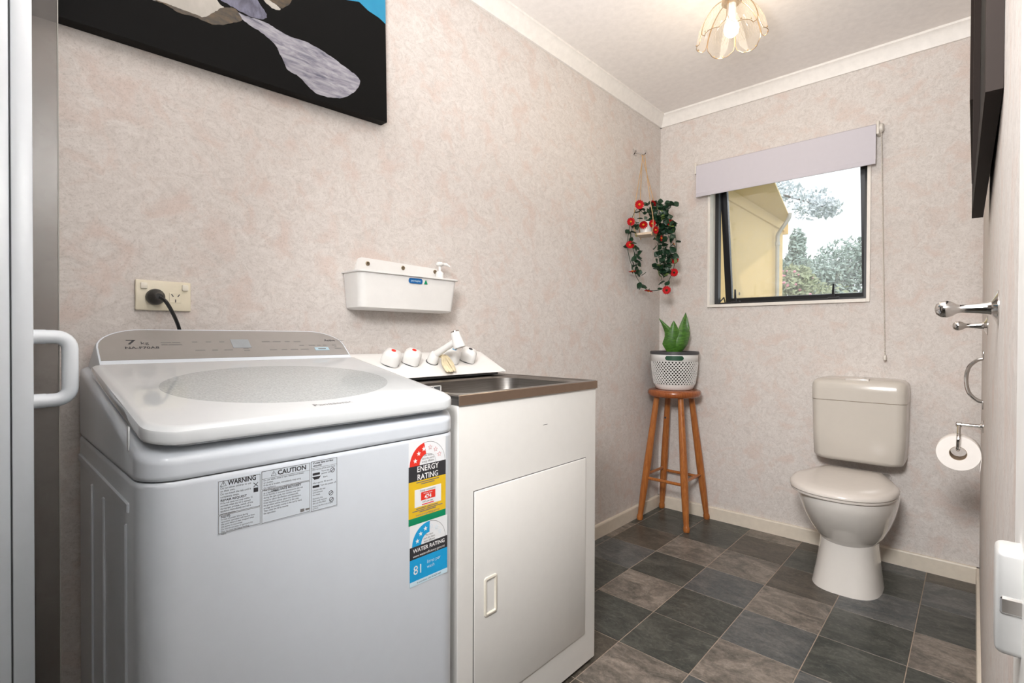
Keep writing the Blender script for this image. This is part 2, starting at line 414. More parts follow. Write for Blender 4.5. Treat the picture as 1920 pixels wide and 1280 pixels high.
    s = sash_part('sash', [((sx0, 0, -H), (sx0+sw, .028, 0)), ((sx1-sw, 0, -H), (sx1, .028, 0)), ((sx0+sw, 0, -H), (sx1-sw, .028, -H+.026)), ((sx0+sw, 0, -sw), (sx1-sw, .028, 0))], 'black_frame')
    sash_part('window_pane', [((sx0+sw, .012, -H+.026), (sx1-sw, .016, -sw))], 'window_glass')
    for x in (-1.005, -.530):
        b = NB(); box(b, (x-.022, fy0-.012, wz0+.014), (x+.026, fy0+.004, wz0+.022), .001, 1)
        hexa(b, [(x-.004, fy0-.014, wz0+.02), (x+.008, fy0-.014, wz0+.02), (x+.008, fy0-.004, wz0+.02), (x-.004, fy0-.004, wz0+.02),
                 (x+.003, fy0-.03, wz0+.085), (x+.010, fy0-.03, wz0+.085), (x+.010, fy0-.022, wz0+.085), (x+.003, fy0-.022, wz0+.085)])
        finish('window_catch', b, 'black_frame', win, 0)
    b = NB(); tube(b, [(wx0+.02, fy1-.01, wz0+.02), (wx0+.03, fy1+.03, wz0+.05), (wx0+.022, fy1+.075, wz0+.02)], .004, 6); finish('window_stay', b, 'black_frame', win)
room()

# ------------------------------------------------------------------ washing machine
def washing_machine():
    y0, y1, xf, xb = .165, .757, -.855, -1.415
    cx, cy, hx, hy = (xf+xb)/2, (y0+y1)/2, (xf-xb)/2, (y1-y0)/2
    t = thing('washing_machine', (cx, cy, 0), 'pale grey top-loading washing machine with round glass lid window and rating stickers', 'washing machine')
    R = (.05, .02, .02, .05)
    b = NB()
    loft(b, [rrect(cx, cy, hx-.01, hy-.01, R, .03), rrect(cx, cy, hx, hy, R, .045), rrect(cx, cy, hx, hy, R, .055), rrect(cx, cy, hx, hy, R, .818), rrect(cx, cy, hx, hy, R, .822), rrect(cx, cy, hx-.002, hy-.002, R, .826)])
    body = finish('body', b, 'machine_white', t)
    for sx in (xf-.06, xb+.06):
        for sy in (y0+.06, y1-.06):
            b = NB(); lathe(b, [(.022, 0), (.022, .02), (.016, .032)], (sx, sy, 0), seg=16); finish('foot', b, 'black_plastic', t)
    b = NB(); loft(b, [rrect(cx, cy, hx-.004, hy-.004, R, .824), rrect(cx, cy, hx-.004, hy-.004, R, .832)]); finish('seam', b, 'machine_gap', t)
    zt = lambda x, y: .866+(xf-x)*.195
    b = NB()
    loft(b, [rrect(cx, cy, hx-.002, hy-.002, R, .8285), rrect(cx, cy, hx, hy, R, .832), rrect(cx, cy, hx, hy, R, .836), rrect(cx, cy, hx, hy, R, lambda x, y: zt(x, y)-.016), rrect(cx, cy, hx, hy, R, lambda x, y: zt(x, y)-.012),
             rrect(cx, cy, hx-.004, hy-.002, R, lambda x, y: zt(x, y)-.004), rrect(cx, cy, hx-.018, hy-.006, R, lambda x, y: zt(x, y)+.002)])
    cover = finish('top_cover', b, 'machine_white', t, 50)
    # side ribs, recessed grip on the left flank
    b = NB(); box(b, (-1.395, y0-.003, .775), (-.925, y0+.002, .790), .0015, 1); finish('side_rib', b, 'machine_white', body)
    for x, wd in ((-1.245, .008), (-1.130, .012), (-.945, .004)):
        b = NB(); box(b, (x, y0-.003, .06), (x+wd, y0+.002, .755), .0015, 1); finish('side_rib', b, 'machine_white', body)
    b = NB()
    box(b, (-1.115, y0-.006, .195), (-.955, y0+.001, .207), .001, 1); box(b, (-1.115, y0-.006, .10), (-1.105, y0+.001, .195), .001, 1)
    box(b, (-.965, y0-.006, .10), (-.955, y0+.001, .195), .001, 1); finish('side_grip', b, 'machine_white', body)
    b = NB(); box(b, (-.930, y0-.002, .868), (-.922, y0+.001, .905), .002, 2); finish('hinge_cap', b, 'sticker_white', cover)
    # lid, sloping up towards the wall
    lx0, lx1 = -1.300, xf+.006
    lcx, lhx = (lx0+lx1)/2, (lx1-lx0)/2; lcy, lhy = cy, hy-.006
    lz = lambda o: (lambda x, y: .906+(xf-x)*.172+o)
    LR = (.045, .006, .006, .045)
    b = NB()
    loft(b, [rrect(lcx, lcy, lhx-.010, lhy-.010, LR, lz(-.030)), rrect(lcx, lcy, lhx-.001, lhy-.001, LR, lz(-.024)), rrect(lcx, lcy, lhx, lhy, LR, lz(-.021)), rrect(lcx, lcy, lhx, lhy, LR, lz(-.019)), rrect(lcx, lcy, lhx, lhy, LR, lz(-.008)), rrect(lcx, lcy, lhx-.001, lhy-.001, LR, lz(-.005)),
             rrect(lcx, lcy, lhx-.006, lhy-.006, LR, lz(-.001)), rrect(lcx, lcy, lhx-.010, lhy-.010, LR, lz(0)), rrect(lcx, lcy, lhx-.014, lhy-.014, LR, lz(.0002))])
    lid = finish('lid', b, 'lid_white', t, 28)
    b = NB(); loft(b, [rrect(lcx, lcy, lhx-.03, lhy-.03, LR, lambda x, y: zt(x, y)-.002), rrect(lcx, lcy, lhx-.03, lhy-.03, LR, lz(-.026))]); finish('lid_gap', b, 'machine_gap', t)
    sl = Vector((-1, 0, .172)).normalized(); nn = Vector((0, 1, 0)).cross(sl)
    ec = Vector((-1.070, .462, .906+(xf+1.070)*.172)); ea, eb = .226, .152
    def ering(k, off): return [ec + Vector((0, 1, 0))*ea*k*math.cos(a) + sl*eb*k*math.sin(a) + nn*off for a in (2*math.pi*i/64 for i in range(64))]
    b = NB(); loft(b, [ering(1.0, -.001), ering(1.0, .0004), ering(.6, .0008), ering(.2, .0010)], True, True); finish('lid_window', b, 'lid_glass', lid, 60)
    text('brand_lettering', 'Panasonic', .019, ec+Vector((0, -.03, 0))-sl*.186, (0, 1, 0), sl, 'print_grey', lid, bold=.0002, stretch=1.05)
    # control panel: tilted slab with rounded top corners behind the lid
    p0 = Vector((-1.302, 0, .980)); p1 = Vector((-1.392, 0, 1.055)); pv = (p1-p0); L = pv.length; pv.normalize(); pn = Vector((0, 1, 0)).cross(pv)
    def outline(ins, rad, bot):
        a0, a1, s0, s1 = y0+.018+ins, y1-.012-ins, bot, L-ins; out = [(a0, s0), (a1, s0)]
        for k in range(9):
            a = math.radians(90*k/8); out.append((a1-rad*1.5+rad*1.5*math.cos(a), s1-rad+rad*math.sin(a)))
        for k in range(9):
            a = math.radians(90+90*k/8); out.append((a0+rad*1.5+rad*1.5*math.cos(a), s1-rad+rad*math.sin(a)))
        return out
    def on(ps, off): return [p0+Vector((0, a, 0))+pv*s_+pn*off for a, s_ in ps]
    b = NB(); rr = outline(0, .062, -.004)
    back = [Vector((min(max(q.x-.05, -1.413), -1.36), cy+(q.y-cy)*1.015, max(q.z-.045, .95))) for q in on(rr, 0)]
    loft(b, [back, on(rr, -.004), on(outline(.002, .061, -.002), 0)]); hs = finish('panel_housing', b, 'machine_white', t, 40)
    b = NB(); loft(b, [on(outline(.005, .058, .012), -.001), on(outline(.005, .058, .012), .0006)]); pf = finish('control_panel', b, 'panel_grey', t, 40)
    U = (0, 1, 0)
    def pt(y, s_): return p0+Vector((0, y, 0))+pv*s_+pn*.0006
    def tx(s, size, y, s_, mat='print_grey', st=1.1, bold=0): text('panel_lettering', s, size, pt(y, s_), U, pv, mat, pf, stretch=st, bold=bold)
    tx('7', .022, .236, .062, 'print_dark', 1.7, .0003); tx('kg', .013, .262, .062, 'print_dark', 1.3); tx('NA-F70A8', .0105, .232, .047, 'print_dark', 1.35, .0002)
    def pm(rows, y, s_, h=.0048): print_marks(rows, pt(y, s_), U, pv, h, pf)
    pm([[(0, .020), (.022, .016)], [(0, .012), (.014, .026)]], .300, .066)
    for y in (.362, .391, .420): pm([[(0, .011)]], y, .068)
    for y, l in ((.363, .020), (.398, .012), (.424, .019)): pm([[(0, l)]], y, .038)
    for y, l in ((.520, .019), (.547, .020), (.578, .013), (.602, .018)): pm([[(0, l)]], y, .068)
    for y, l in ((.530, .018), (.560, .014), (.583, .020), (.610, .022)): pm([[(0, l)]], y, .036)
    for y, l in ((.612, .012), (.638, .018), (.662, .010), (.678, .010)): pm([[(0, l)]], y, .052, .0042)
    pm([[(0, .012)], [(0, .013)]], .468, .042)
    pm([[(0, .012)], [(.005, .005)], [(.003, .018)]], .706, .052)
    tx('Active', .0125, .690, .070, 'print_dark', 1.0, .0003); tx('Foam', .0125, .728, .070, 'print_grey', .8)
    
    b = NB(); prism(b, [pt(.446, .046), pt(.488, .046), pt(.488, .078), pt(.446, .078)], pn*.0006); finish('display', b, 'display', pf, 0)
    b = NB(); prism(b, [pt(.650, .032), pt(.690, .032), pt(.690, .044), pt(.650, .044)], pn*.0006); st = finish('start_key', b, 'key_blue', pf, 0)
    print_marks([[(0, .022)]], pt(.659, .036)+pn*.0006, U, pv, .006, st)
    # --- warning label
    V = (0, 0, 1); X = xf+.0002
    b = NB(); hexa(b, [(X, .262, .7335), (X, .460, .7305), (X+.0004, .460, .7305), (X+.0004, .262, .7335), (X, .262, .8165), (X, .460, .8195), (X+.0004, .460, .8195), (X+.0004, .262, .8165)])
    wl = finish('warning_label', b, 'print_label', t, 0); wl['label'] = 'printed warning and caution label'
    def wt(s, size, y, z, mat='print_dark', st=1.0, bold=0): text('label_lettering', s, size, (X+.0004, y, z), U, V, mat, wl, stretch=st, bold=bold, depth=.0002)
    def outl(y_0, y_1, z_0, z_1, wd=.0006):
        b = NB()
        for lo, hi in (((y_0, z_0), (y_1, z_0+wd)), ((y_0, z_1-wd), (y_1, z_1)), ((y_0, z_0), (y_0+wd, z_1)), ((y_1-wd, z_0), (y_1, z_1))):
            box(b, (X+.0004, lo[0], lo[1]), (X+.0007, hi[0], hi[1]))
        finish('label_outline', b, 'print_grey', wl, 0)
    def tri(y, z, s):
        b = NB(); tube(b, [(X+.0006, y, z), (X+.0006, y+s, z), (X+.0006, y+s/2, z+s*.9)], .0004, 4, closed=True)
        box(b, (X+.0004, y+s/2-.0003, z+s*.25), (X+.0007, y+s/2+.0003, z+s*.65)); finish('warning_triangle', b, 'print_dark', wl, 0)
    outl(.263, .325, .7635, .8155); outl(.263, .325, .7345, .7625); outl(.327, .408, .788, .8185); outl(.327, .408, .7335, .787); outl(.410, .459, .732, .8195)
    outl(.327, .408, .8055, .8185, .0004); outl(.410, .459, .8075, .8195, .0004)
    tri(.266, .8075, .0085); wt('WARNING', .0108, .2765, .8075, st=.80, bold=.0003); tri(.342, .8085, .0085); wt('CAUTION', .0108, .3525, .8085, st=1.0, bold=.0003)
    wt('Do not allow children to use\non their own.\nDo not touch the tub until it\ncompletely stops.', .0045, .266, .8025, st=.85)
    wt('REPAIR REQUEST', .0050, .266, .7835, bold=.0001); wt('If the tub does not stop within 15\nseconds when the lid is opened\nduring spin process, switch off the\nappliance immediately and call a\nservice person.', .0041, .266, .7795, st=.84)
    wt('NOTE:', .0046, .267, .7580, bold=.0001); wt('In case of power failure during\noperation, operation will resume from\nthe point where it was stopped when\nthe power is recovered.\nDo not throw away or puncture the\nfilter to avoid damaging Feeding\nValve.', .0038, .267, .7545, st=.83)
    wt('Do not wash, rinse or spin waterproof sheets\nor clothes.\nIf the lid is broken, immediately stop using\nthe appliance.\nThe washing machine shall not be installed\nat a humid place.', .0042, .330, .8020, st=.86)
    wt('UNBALANCE RECOVERY', .0045, .342, .7820, bold=.0001)
    wt('If any laundry is unevenly distributed in the tub\nduring the spin cycle, the machine may start\ntrying to adjust distribution automatically.\nIf the machine cannot adjust the distribution,\nthe problem will be indicated. In this case,\narrange the laundry evenly in the tub by hand.\nThen close the lid to resume\nthe operation.', .0043, .330, .7775, st=.80)
    wt('If water does not flow\nsmoothly', .0046, .414, .8145, bold=.0001, st=.9); wt('After turning off the water faucet', .0038, .412, .8035, st=.84)
    wt('Turn the\npower on.', .0042, .429, .7985); wt('Start.', .0042, .432, .7875); wt('After approx. 40 seconds', .0040, .413, .7795, st=.9); wt('Turn the power off.', .0042, .427, .7735, st=.9)
    wt('Loosen the nut\nand remove\nthe hose.', .0042, .413, .7670, st=.9); wt('Remove the\nfilter and remove\ndirt on the filter.', .0042, .413, .7520, st=.9); wt('Replace the filter in its original\nposition.', .0036, .413, .7385, st=.84)
    b = NB(); box(b, (X+.0004, .413, .7945), (X+.0007, .426, .7985)); box(b, (X+.0004, .413, .7725), (X+.0007, .425, .7765))
    prism(b, [(X+.0004, .412, .792), (X+.0004, .428, .792), (X+.0004, .424, .787), (X+.0004, .416, .787)], (.0003, 0, 0)); finish('label_icon', b, 'print_dark', wl, 0)
    b = NB(); box(b, (X+.0004, .3145, .7875), (X+.0007, .3215, .7945)); tube(b, [(X+.0006, .3145, .803), (X+.0006, .3215, .796)], .0005, 4); tube(b, [(X+.0006, .3145, .796), (X+.0006, .3215, .803)], .0005, 4); finish('label_icon', b, 'print_dark', wl, 0)
    b = NB(); box(b, (X+.0004, .391, .736), (X+.0007, .398, .741)); box(b, (X+.0004, .400, .737), (X+.0007, .407, .740)); finish('label_icon', b, 'print_grey', wl, 0)
    for y, z in ((.447, .757), (.450, .798), (.448, .745)):
        b = NB(); tube(b, [(X+.0006, y+.004*math.cos(a), z+.004*math.sin(a)) for a in (i*math.pi/4 for i in range(8))], .0005, 4, closed=True); tube(b, [(X+.0006, y-.003, z-.002), (X+.0006, y+.003, z+.002)], .0006, 4); finish('label_icon', b, 'print_dark', wl, 0)
    # --- energy and water rating stickers
    def sticker(name, y_0, y_1, z_0, z_1, mat, par, off):
        b = NB(); box(b, (X, y_0, z_0), (X+off, y_1, z_1)); return finish(name, b, mat, par, 0)
    def star(par, y, z, r, mat, off):
        b = NB(); pts = [(X+off, y+(r if k % 2 == 0 else r*.42)*math.sin(math.pi*k/5), z+(r if k % 2 == 0 else r*.42)*math.cos(math.pi*k/5)) for k in range(10)]
        v = [b.verts.new(p) for p in pts]; c = b.verts.new((X+off, y, z))
        for i in range(10): b.faces.new((c, v[i], v[(i+1) % 10]))
        finish('star', b, mat, par, 0)
    def arc(par, cyy, cz, r0, r1, a0, a1, mat, off):
        b = NB(); n = 18
        for rr_, lst in ((0, []),): pass
        A = [b.verts.new((X+off, cyy-r1*math.cos(math.radians(a0+(a1-a0)*i/n)), cz+r1*math.sin(math.radians(a0+(a1-a0)*i/n)))) for i in range(n+1)]
        B_ = [b.verts.new((X+off, cyy-r0*math.cos(math.radians(a0+(a1-a0)*i/n)), cz+r0*math.sin(math.radians(a0+(a1-a0)*i/n)))) for i in range(n+1)]
        for i in range(n): b.faces.new((A[i], A[i+1], B_[i+1], B_[i]))
        finish('dial', b, mat, par, 0)
    e = sticker('energy_label', .617, .715, .648, .8225, 'sticker_white', t, .0003); e['label'] = 'white, red, black and yellow energy rating sticker'
    sticker('band', .617, .715, .738, .770, 'print_dark', e, .0005); sticker('band', .617, .715, .662, .738, 'sticker_yellow', e, .0005); sticker('band', .617, .715, .648, .662, 'sticker_green', e, .0005)
    ay, az = .666, .770
    arc(e, ay, az, .022, .047, 0, 78, 'sticker_red', .0006); arc(e, ay, az, .0463, .047, 78, 180, 'print_grey', .0006); arc(e, ay, az, .0215, .022, 0, 180, 'print_grey', .0006)
    for k, a in enumerate((18, 46, 72, 100, 127, 153)):
        star(e, ay-.0345*math.cos(math.radians(a)), az+.0345*math.sin(math.radians(a)), .0058, 'print_white' if k < 3 else 'sticker_pale' if k < 0 else ('print_white' if k < 3 else 'sticker_red'), .0008)
        if k >= 3: star(e, ay-.0345*math.cos(math.radians(a)), az+.0345*math.sin(math.radians(a)), .0045, 'sticker_white', .0010)
    def et(s, size, y, z, mat, par, st=1.0, bold=0, al='CENTER'): text('sticker_lettering', s, size, (X+.0006, y, z), U, V, mat, par, align=al, stretch=st, bold=bold, depth=.0003)
    et('The more\nstars the more\nenergy efficient', .0062, ay, .7865, 'print_grey', e, .85)
    et('ENERGY\nRATING', .0168, ay, .7565, 'print_white', e, .92, .0002)
    w2 = sticker('sticker_window', .632, .702, .683, .720, 'sticker_white', e, .0007); w3 = sticker('sticker_window', .648, .686, .695, .712, 'sticker_red', e, .0009)
    text('sticker_lettering', 'Energy consumption', .0058, (X+.0008, ay, .7140), U, V, 'print_grey', w2, 'CENTER', stretch=.85)
    text('sticker_lettering', 'Warm wash', .0048, (X+.0010, ay, .7072), U, V, 'print_white', w3, 'CENTER'); text('sticker_lettering', '474', .0120, (X+.0010, ay, .6970), U, V, 'print_white', w3, 'CENTER', bold=.0003)
    text('sticker_lettering', 'kWh per year', .0050, (X+.0008, ay, .6895), U, V, 'print_dark', w2, 'CENTER'); print_marks([[(-.016, .032)]], (X+.0008, ay, .6850), U, V, .0030, w2, 'sticker_red')
    print_marks([[(-.030, .060)], [(-.018, .036)]], (X+.0006, ay, .7335), U, V, .0028, e); print_marks([[(-.030, .026), (-.002, .030)], [(-.040, .034), (-.004, .044)]], (X+.0006, ay, .6785), U, V, .0026, e); print_marks([[(-.022, .044)]], (X+.0006, ay, .6712), U, V, .0028, e)
    et('www.energyrating.gov.au', .0062, ay, .6645, 'grime', e, 1.0, .0001)
    wv = sticker('water_label', .620, .720, .520, .6475, 'sticker_white', t, .0003); wv['label'] = 'white, black and blue water rating sticker'
    sticker('band', .620, .720, .576, .602, 'print_dark', wv, .0005); sticker('band', .620, .720, .530, .576, 'sticker_cyan', wv, .0005); sticker('band', .620, .720, .520, .530, 'sticker_pale', wv, .0005)
    ay, az = .670, .602
    arc(wv, ay, az, .021, .0445, 0, 92, 'sticker_cyan', .0006); arc(wv, ay, az, .0438, .0445, 92, 180, 'print_grey', .0006)
    for k, a in enumerate((18, 46, 72, 100, 127, 153)):
        star(wv, ay-.0325*math.cos(math.radians(a)), az+.0325*math.sin(math.radians(a)), .0056, 'print_white' if k < 3 else 'sticker_pale', .0008)
        if k >= 3: star(wv, ay-.0325*math.cos(math.radians(a)), az+.0325*math.sin(math.radians(a)), .0042, 'sticker_white', .0010)
    et('The more\nstars the more\nwater efficient', .0060, ay, .6165, 'print_grey', wv, .85)
    et('WATER RATING', .0118, ay, .5895, 'print_white', wv, .98, .0002); et('www.waterefficiency.govt.nz', .0075, ay, .5795, 'print_white', wv, .98)
    et('81', .0265, .641, .5435, 'print_white', wv, .95, .0001, 'CENTER'); et('litres per\nwash', .0105, .664, .5575, 'sticker_pale', wv, .95, 0, 'LEFT')
    et('In accordance with AS/NZS 6400', .0050, ay, .5235, 'print_dark', wv, .95)
washing_machine()

# ------------------------------------------------------------------ laundry tub cabinet
def laundry_tub():
    x0, x1, y0, y1 = -1.42, -.896, .787, 1.374
    t = thing('laundry_tub', ((x0+x1)/2, (y0+y1)/2, 0), 'white laundry tub cabinet with stainless steel sink top beside the washing machine', 'laundry tub')
    b = NB()
    O = lambda ins, z: rrect((x0+x1)/2, (y0+y1)/2, (x1-x0)/2-ins, (y1-y0)/2-ins, .003, z, 3)
    loft(b, [O(0, .012), O(0, .016), O(0, .873), O(0, .877), O(.016, .877), O(.016, .03)]); body = finish('cabinet_body', b, 'cabinet_white', t)
    b = NB(); box(b, (x0+.01, y0+.01, 0), (x1-.012, y1-.006, .012)); finish('plinth_shadow', b, 'black_plastic', t, 0)  # black colour stands for the shade in the recess under the cabinet
    dy0, dy1, dz0, dz1 = .837, 1.316, .108, .664
    b = NB(); box(b, (x1-.001, dy0, dz0), (x1+.0008, dy1, dz1)); finish('door_gap', b, 'print_grey', body, 0)
    b = NB(); box(b, (x1-.001, dy0+.0022, dz0+.0022), (x1+.0045, dy1-.0022, dz1-.0022), .0025, 2); door = finish('door', b, 'cabinet_white', t)
    hx = x1+.0045
    b = NB(); hy0, hy1, hz0, hz1 = .870, .914, .343, .440
    ring = lambda ins, xx: [Vector((xx, q.x, q.y)) for q in rrect((hy0+hy1)/2, (hz0+hz1)/2, (hy1-hy0)/2-ins, (hz1-hz0)/2-ins, max(.006-ins*.5, .002), 0, 4)]
    loft(b, [ring(0, hx-.001), ring(0, hx+.003), ring(.002, hx+.004), ring(.0055, hx+.004), ring(.008, hx-.0005)]); finish('door_handle', b, 'plastic_cream', door, 40)
    b = NB(); box(b, (x1, 1.105, .7905), (x1+.0006, 1.125, .7918)); finish('scratch', b, 'print_grey', body, 0)
    # steel top and bowl as one pressing
    cx, cy, hx_, hy_ = (x0-.005+x1+.004)/2, (y0+y1+.001)/2, (x1-x0+.009)/2, (y1-y0)/2+.002
    bx, by, bhx, bhy = -1.096, 1.082, .165, .252
    R = lambda x, y, a, c, r, z: rrect(x, y, a, c, r, z, 7)
    b = NB()
    loft(b, [R(cx, cy, hx_-.002, hy_-.002, .003, .8772), R(cx, cy, hx_, hy_, .003, .8775), R(cx, cy, hx_, hy_, .003, .899), R(cx, cy, hx_-.003, hy_-.003, .003, .902), R(cx, cy, hx_-.016, hy_-.016, .004, .902), R(cx, cy, hx_-.020, hy_-.020, .006, .8985),
             R(bx, by, bhx+.006, bhy+.006, .075, .8985), R(bx, by, bhx, bhy, .072, .893), R(bx, by, bhx-.008, bhy-.008, .070, .76), R(bx, by, bhx-.03, bhy-.03, .05, .725), R(bx, by, .03, .03, .02, .720)], False, True)
    top = finish('sink_top', b, 'brushed_steel', t, 40)
    b = NB(); box(b, (x1+.0035, cy-hy_+.001, .8765), (x1+.0052, cy+hy_-.001, .9005), .0006, 1); finish('front_edge', b, 'steel_edge_reflection', top)
    b = NB()
    wx = bx-bhx+.0015
    for lo, hi in (((.970, .850), (.973, .884)), ((1.000, .850), (1.003, .884)), ((1.030, .850), (1.033, .884)), ((.970, .850), (1.033, .853)), ((.970, .881), (1.033, .884))): box(b, (wx-.006, lo[0], lo[1]), (wx+.003, hi[0], hi[1]))
    finish('overflow_grille', b, 'plastic_white', top, 0)
    b = NB(); box(b, (wx-.004, .973, .853), (wx+.0012, 1.030, .881)); finish('overflow_opening', b, 'machine_gap', top, 0)
    b = NB(); box(b, (-.928, .80, .8980), (-.914, 1.02, .8990)); finish('lime_scale', b, 'tape', top, 0)
laundry_tub()

def tap_unit():
    ya, yb = .790, 1.352
    t = thing('tap_unit', (-1.35, (ya+yb)/2, .902), 'white sloping tap panel with four knobs and a swivel spout behind the sink', 'taps')
    prof = [(-1.420, .911), (-1.274, .911), (-1.268, .913), (-1.272, .918), (-1.395, .980), (-1.405, .984), (-1.420, .984)]
    b = NB(); prism(b, [(x, ya, z) for x, z in prof], (0, yb-.02-ya, 0)); pan = finish('tap_panel', b, 'plastic_white', t, 30)
    b = NB()
    loft(b, [[(x, yb-.02, z) for x, z in prof], [(x, yb-.006, .902+(z-.902)*.97) for x, z in prof], [(x if x < -1.3 else x-.012, yb, .902+(z-.902)*.8) for x, z in prof]]); finish('end_cap', b, 'plastic_white', t, 40)
    b = NB(); box(b, (-1.415, ya+.004, .9022), (-1.295, yb-.02, .912)); finish('panel_shadow', b, 'machine_gap', t, 0)  # dark box standing in for the shadow under the overhanging panel
    sd = Vector((.121, 0, -.066)).normalized(); n = Vector((.066, 0, .121)).normalized()
    def at(y, s_): return Vector((-1.395, y, .980))+sd*s_
    for y, c in ((.899, 'sticker_red'), (.977, 'sticker_red'), (1.146, 'sticker_cyan'), (1.222, 'sticker_cyan')):
        o = at(y, .055)
        b = NB(); lathe(b, [(.0285, -.001), (.0285, .0035), (.025, .004)], o, n, 24); base = finish('tap_collar', b, 'machine_gap', t)
        b = NB(); lathe(b, [(.024, .003), (.0300, .006), (.0312, .020), (.0290, .036), (.022, .045), (.012, .048)], o, n, 48, lobes=4, amp=.09); k = finish('tap_knob', b, 'plastic_white', t, 50)
        b = NB(); lathe(b, [(.0075, .047), (.007, .0494), (.003, .0500)], o, n, 16); finish('knob_cap', b, 'print_dark' if y > 1.2 else c, k)
    o = at(1.062, .060)
    b = NB(); lathe(b, [(.021, -.001), (.021, .004)], o, n, 24); finish('spout_collar', b, 'black_plastic', t)
    b = NB(); lathe(b, [(.0185, .003), (.0195, .020), (.016, .034), (.012, .040)], o, n, 24); finish('spout_base', b, 'plastic_white', t, 50)
    a = o+n*.030; e = Vector((-1.236, 1.082, 1.028))
    b = NB(); tube(b, [a, a.lerp(e, .5), e], [.0125, .0105, .0115], 16); arm = finish('spout_arm', b, 'plastic_white', t)
    ax = Vector((.30, .12, -.93)).normalized()
    b = NB(); lathe(b, [(.0135, -.028), (.0145, -.0265), (.0150, -.020), (.0195, .018), (.0205, .022), (.0195, .026), (.0165, .0265), (.0160, .0235)], e, ax, 28); hd = finish('spout_head', b, 'plastic_white', t, 40)
    b = NB(); lathe(b, [(.0138, -.031), (.0142, -.0268)], e, ax, 24); finish('head_cap', b, 'chrome', hd)
    b = NB(); lathe(b, [(.0150, .0225), (.0150, .0250), (.0085, .0252), (.0080, .0275), (.004, .0275)], e, ax, 24); finish('aerator', b, 'chrome', hd)
    b = NB(); rn = random.Random(5)
    for k in range(6):
        s0 = o+n*.022+Vector((.006, .016+.004*k, .004)); tube(b, smooth_path([s0, s0+Vector((.014, .004, -.004)), s0+Vector((.034+rn.uniform(-.006, .008), .003*k-.010, -.026)), s0+Vector((.062+rn.uniform(-.012, .008), .004*k-.014, -.050))], 4), [.0055]*12+[.002], 6)
    finish('plumber_tape', b, 'tape', t)
    b = NB(); rn = random.Random(8)
    for k in range(12):
        c = at(1.035+rn.uniform(-.02, .045), rn.uniform(.066, .128)); lathe(b, [(rn.uniform(.003, .009), -.001), (rn.uniform(.002, .004), .0012)], c, n, 7)
    finish('lime_deposit', b, 'grime', pan)
    print_marks([[(0, .018), (.020, .014), (.036, .012)]], at(.826, .034), (0, 1, 0), -sd, .0065, pan)
    for y in (.955, 1.215): print_marks([[(0, .018), (.020, .014)]], at(y, .112), (0, 1, 0), -sd, .0035, pan)
tap_unit()

# ------------------------------------------------------------------ things on the left wall
def caddy():
    y0, y1, z0, z1, dp = .790, 1.172, 1.122, 1.238, .098
    t = thing('wall_caddy', (XL+dp/2, (y0+y1)/2, z0), 'white plastic trough caddy screwed to the wall above the taps', 'caddy')
    b = NB()
    def ring(z, ins, d): return [Vector((x, y, z)) for x, y, _ in rrect(XL+.002+d/2, (y0+y1)/2, d/2-ins, (y1-y0)/2-.010*(z1-z)/(z1-z0)-ins, (.022, .003, .003, .022), 0, 5)]
    loft(b, [ring(z0, .006, dp-.014), ring(z0+.006, 0, dp-.012), ring(z1-.006, 0, dp), ring(z1-.005, -.005, dp+.003), ring(z1, -.005, dp+.003), ring(z1, .004, dp), ring(z0+.010, .006, dp-.012)], True, True)
    body = finish('trough', b, 'plastic_white', t, 40)
    b = NB(); prism(b, [(XL+.0005, .800, z1-.01), (XL+.0005, 1.168, z1-.01), (XL+.0005, 1.166, 1.262), (XL+.0005, 1.155, 1.283), (XL+.0005, .852, 1.290), (XL+.0005, .838, 1.284), (XL+.0005, .826, 1.245)], (.004, 0, 0)); fl = finish('back_flange', b, 'plastic_white', t, 0)
    for y in (.873, 1.008, 1.145):
        b = NB(); lathe(b, [(.0075, 0), (.0070, .002), (.004, .0032), (.0015, .0028)], (XL+.0045, y, 1.272), (1, 0, 0), 16); finish('screw', b, 'steel_screw', fl)
    xx = XL+.002+dp+.0004
    b = NB(); prism(b, [(xx-.001, q.x, q.y) for q in rrect(.990, 1.2195, .027, .0085, .007, 0, 5)], (.0014, 0, 0)); lg = finish('maker_badge', b, 'badge_blue', t, 0)
    text('badge_lettering', 'permaplas', .0098, (xx+.0005, .990, 1.2168), (0, 1, 0), (0, 0, 1), 'sticker_pale', lg, 'CENTER', stretch=.95)
    b = NB(); prism(b, [(xx-.001, 1.024, 1.212), (xx-.001, 1.038, 1.212), (xx-.001, 1.031, 1.226)], (.0013, 0, 0)); finish('badge_triangle', b, 'sticker_green', t, 0)
    # pump bottle standing in the trough
    bt = thing('soap_pump_bottle', (XL+.05, 1.130, 1.1325), 'small white pump soap bottle standing in the wall caddy', 'bottle')
    o = (XL+.05, 1.130, 1.1325)
    b = NB(); lathe(b, [(.022, 0), (.024, .004), (.024, .098), (.020, .108), (.012, .114)], o, seg=24); finish('bottle_body', b, 'plastic_white', bt)
    b = NB(); lathe(b, [(.014, .112), (.014, .130), (.010, .134), (.005, .136), (.005, .156)], o, seg=20); finish('pump_collar', b, 'plastic_white', bt)
    b = NB(); lathe(b, [(.006, .152), (.014, .158), (.015, .163), (.008, .168)], o, seg=18)
    tube(b, [Vector(o)+Vector((0, 0, .161)), Vector(o)+Vector((.010, .022, .161)), Vector(o)+Vector((.014, .034, .154))], [.006, .005, .0035], 8); finish('pump_head', b, 'plastic_white', bt)
caddy()
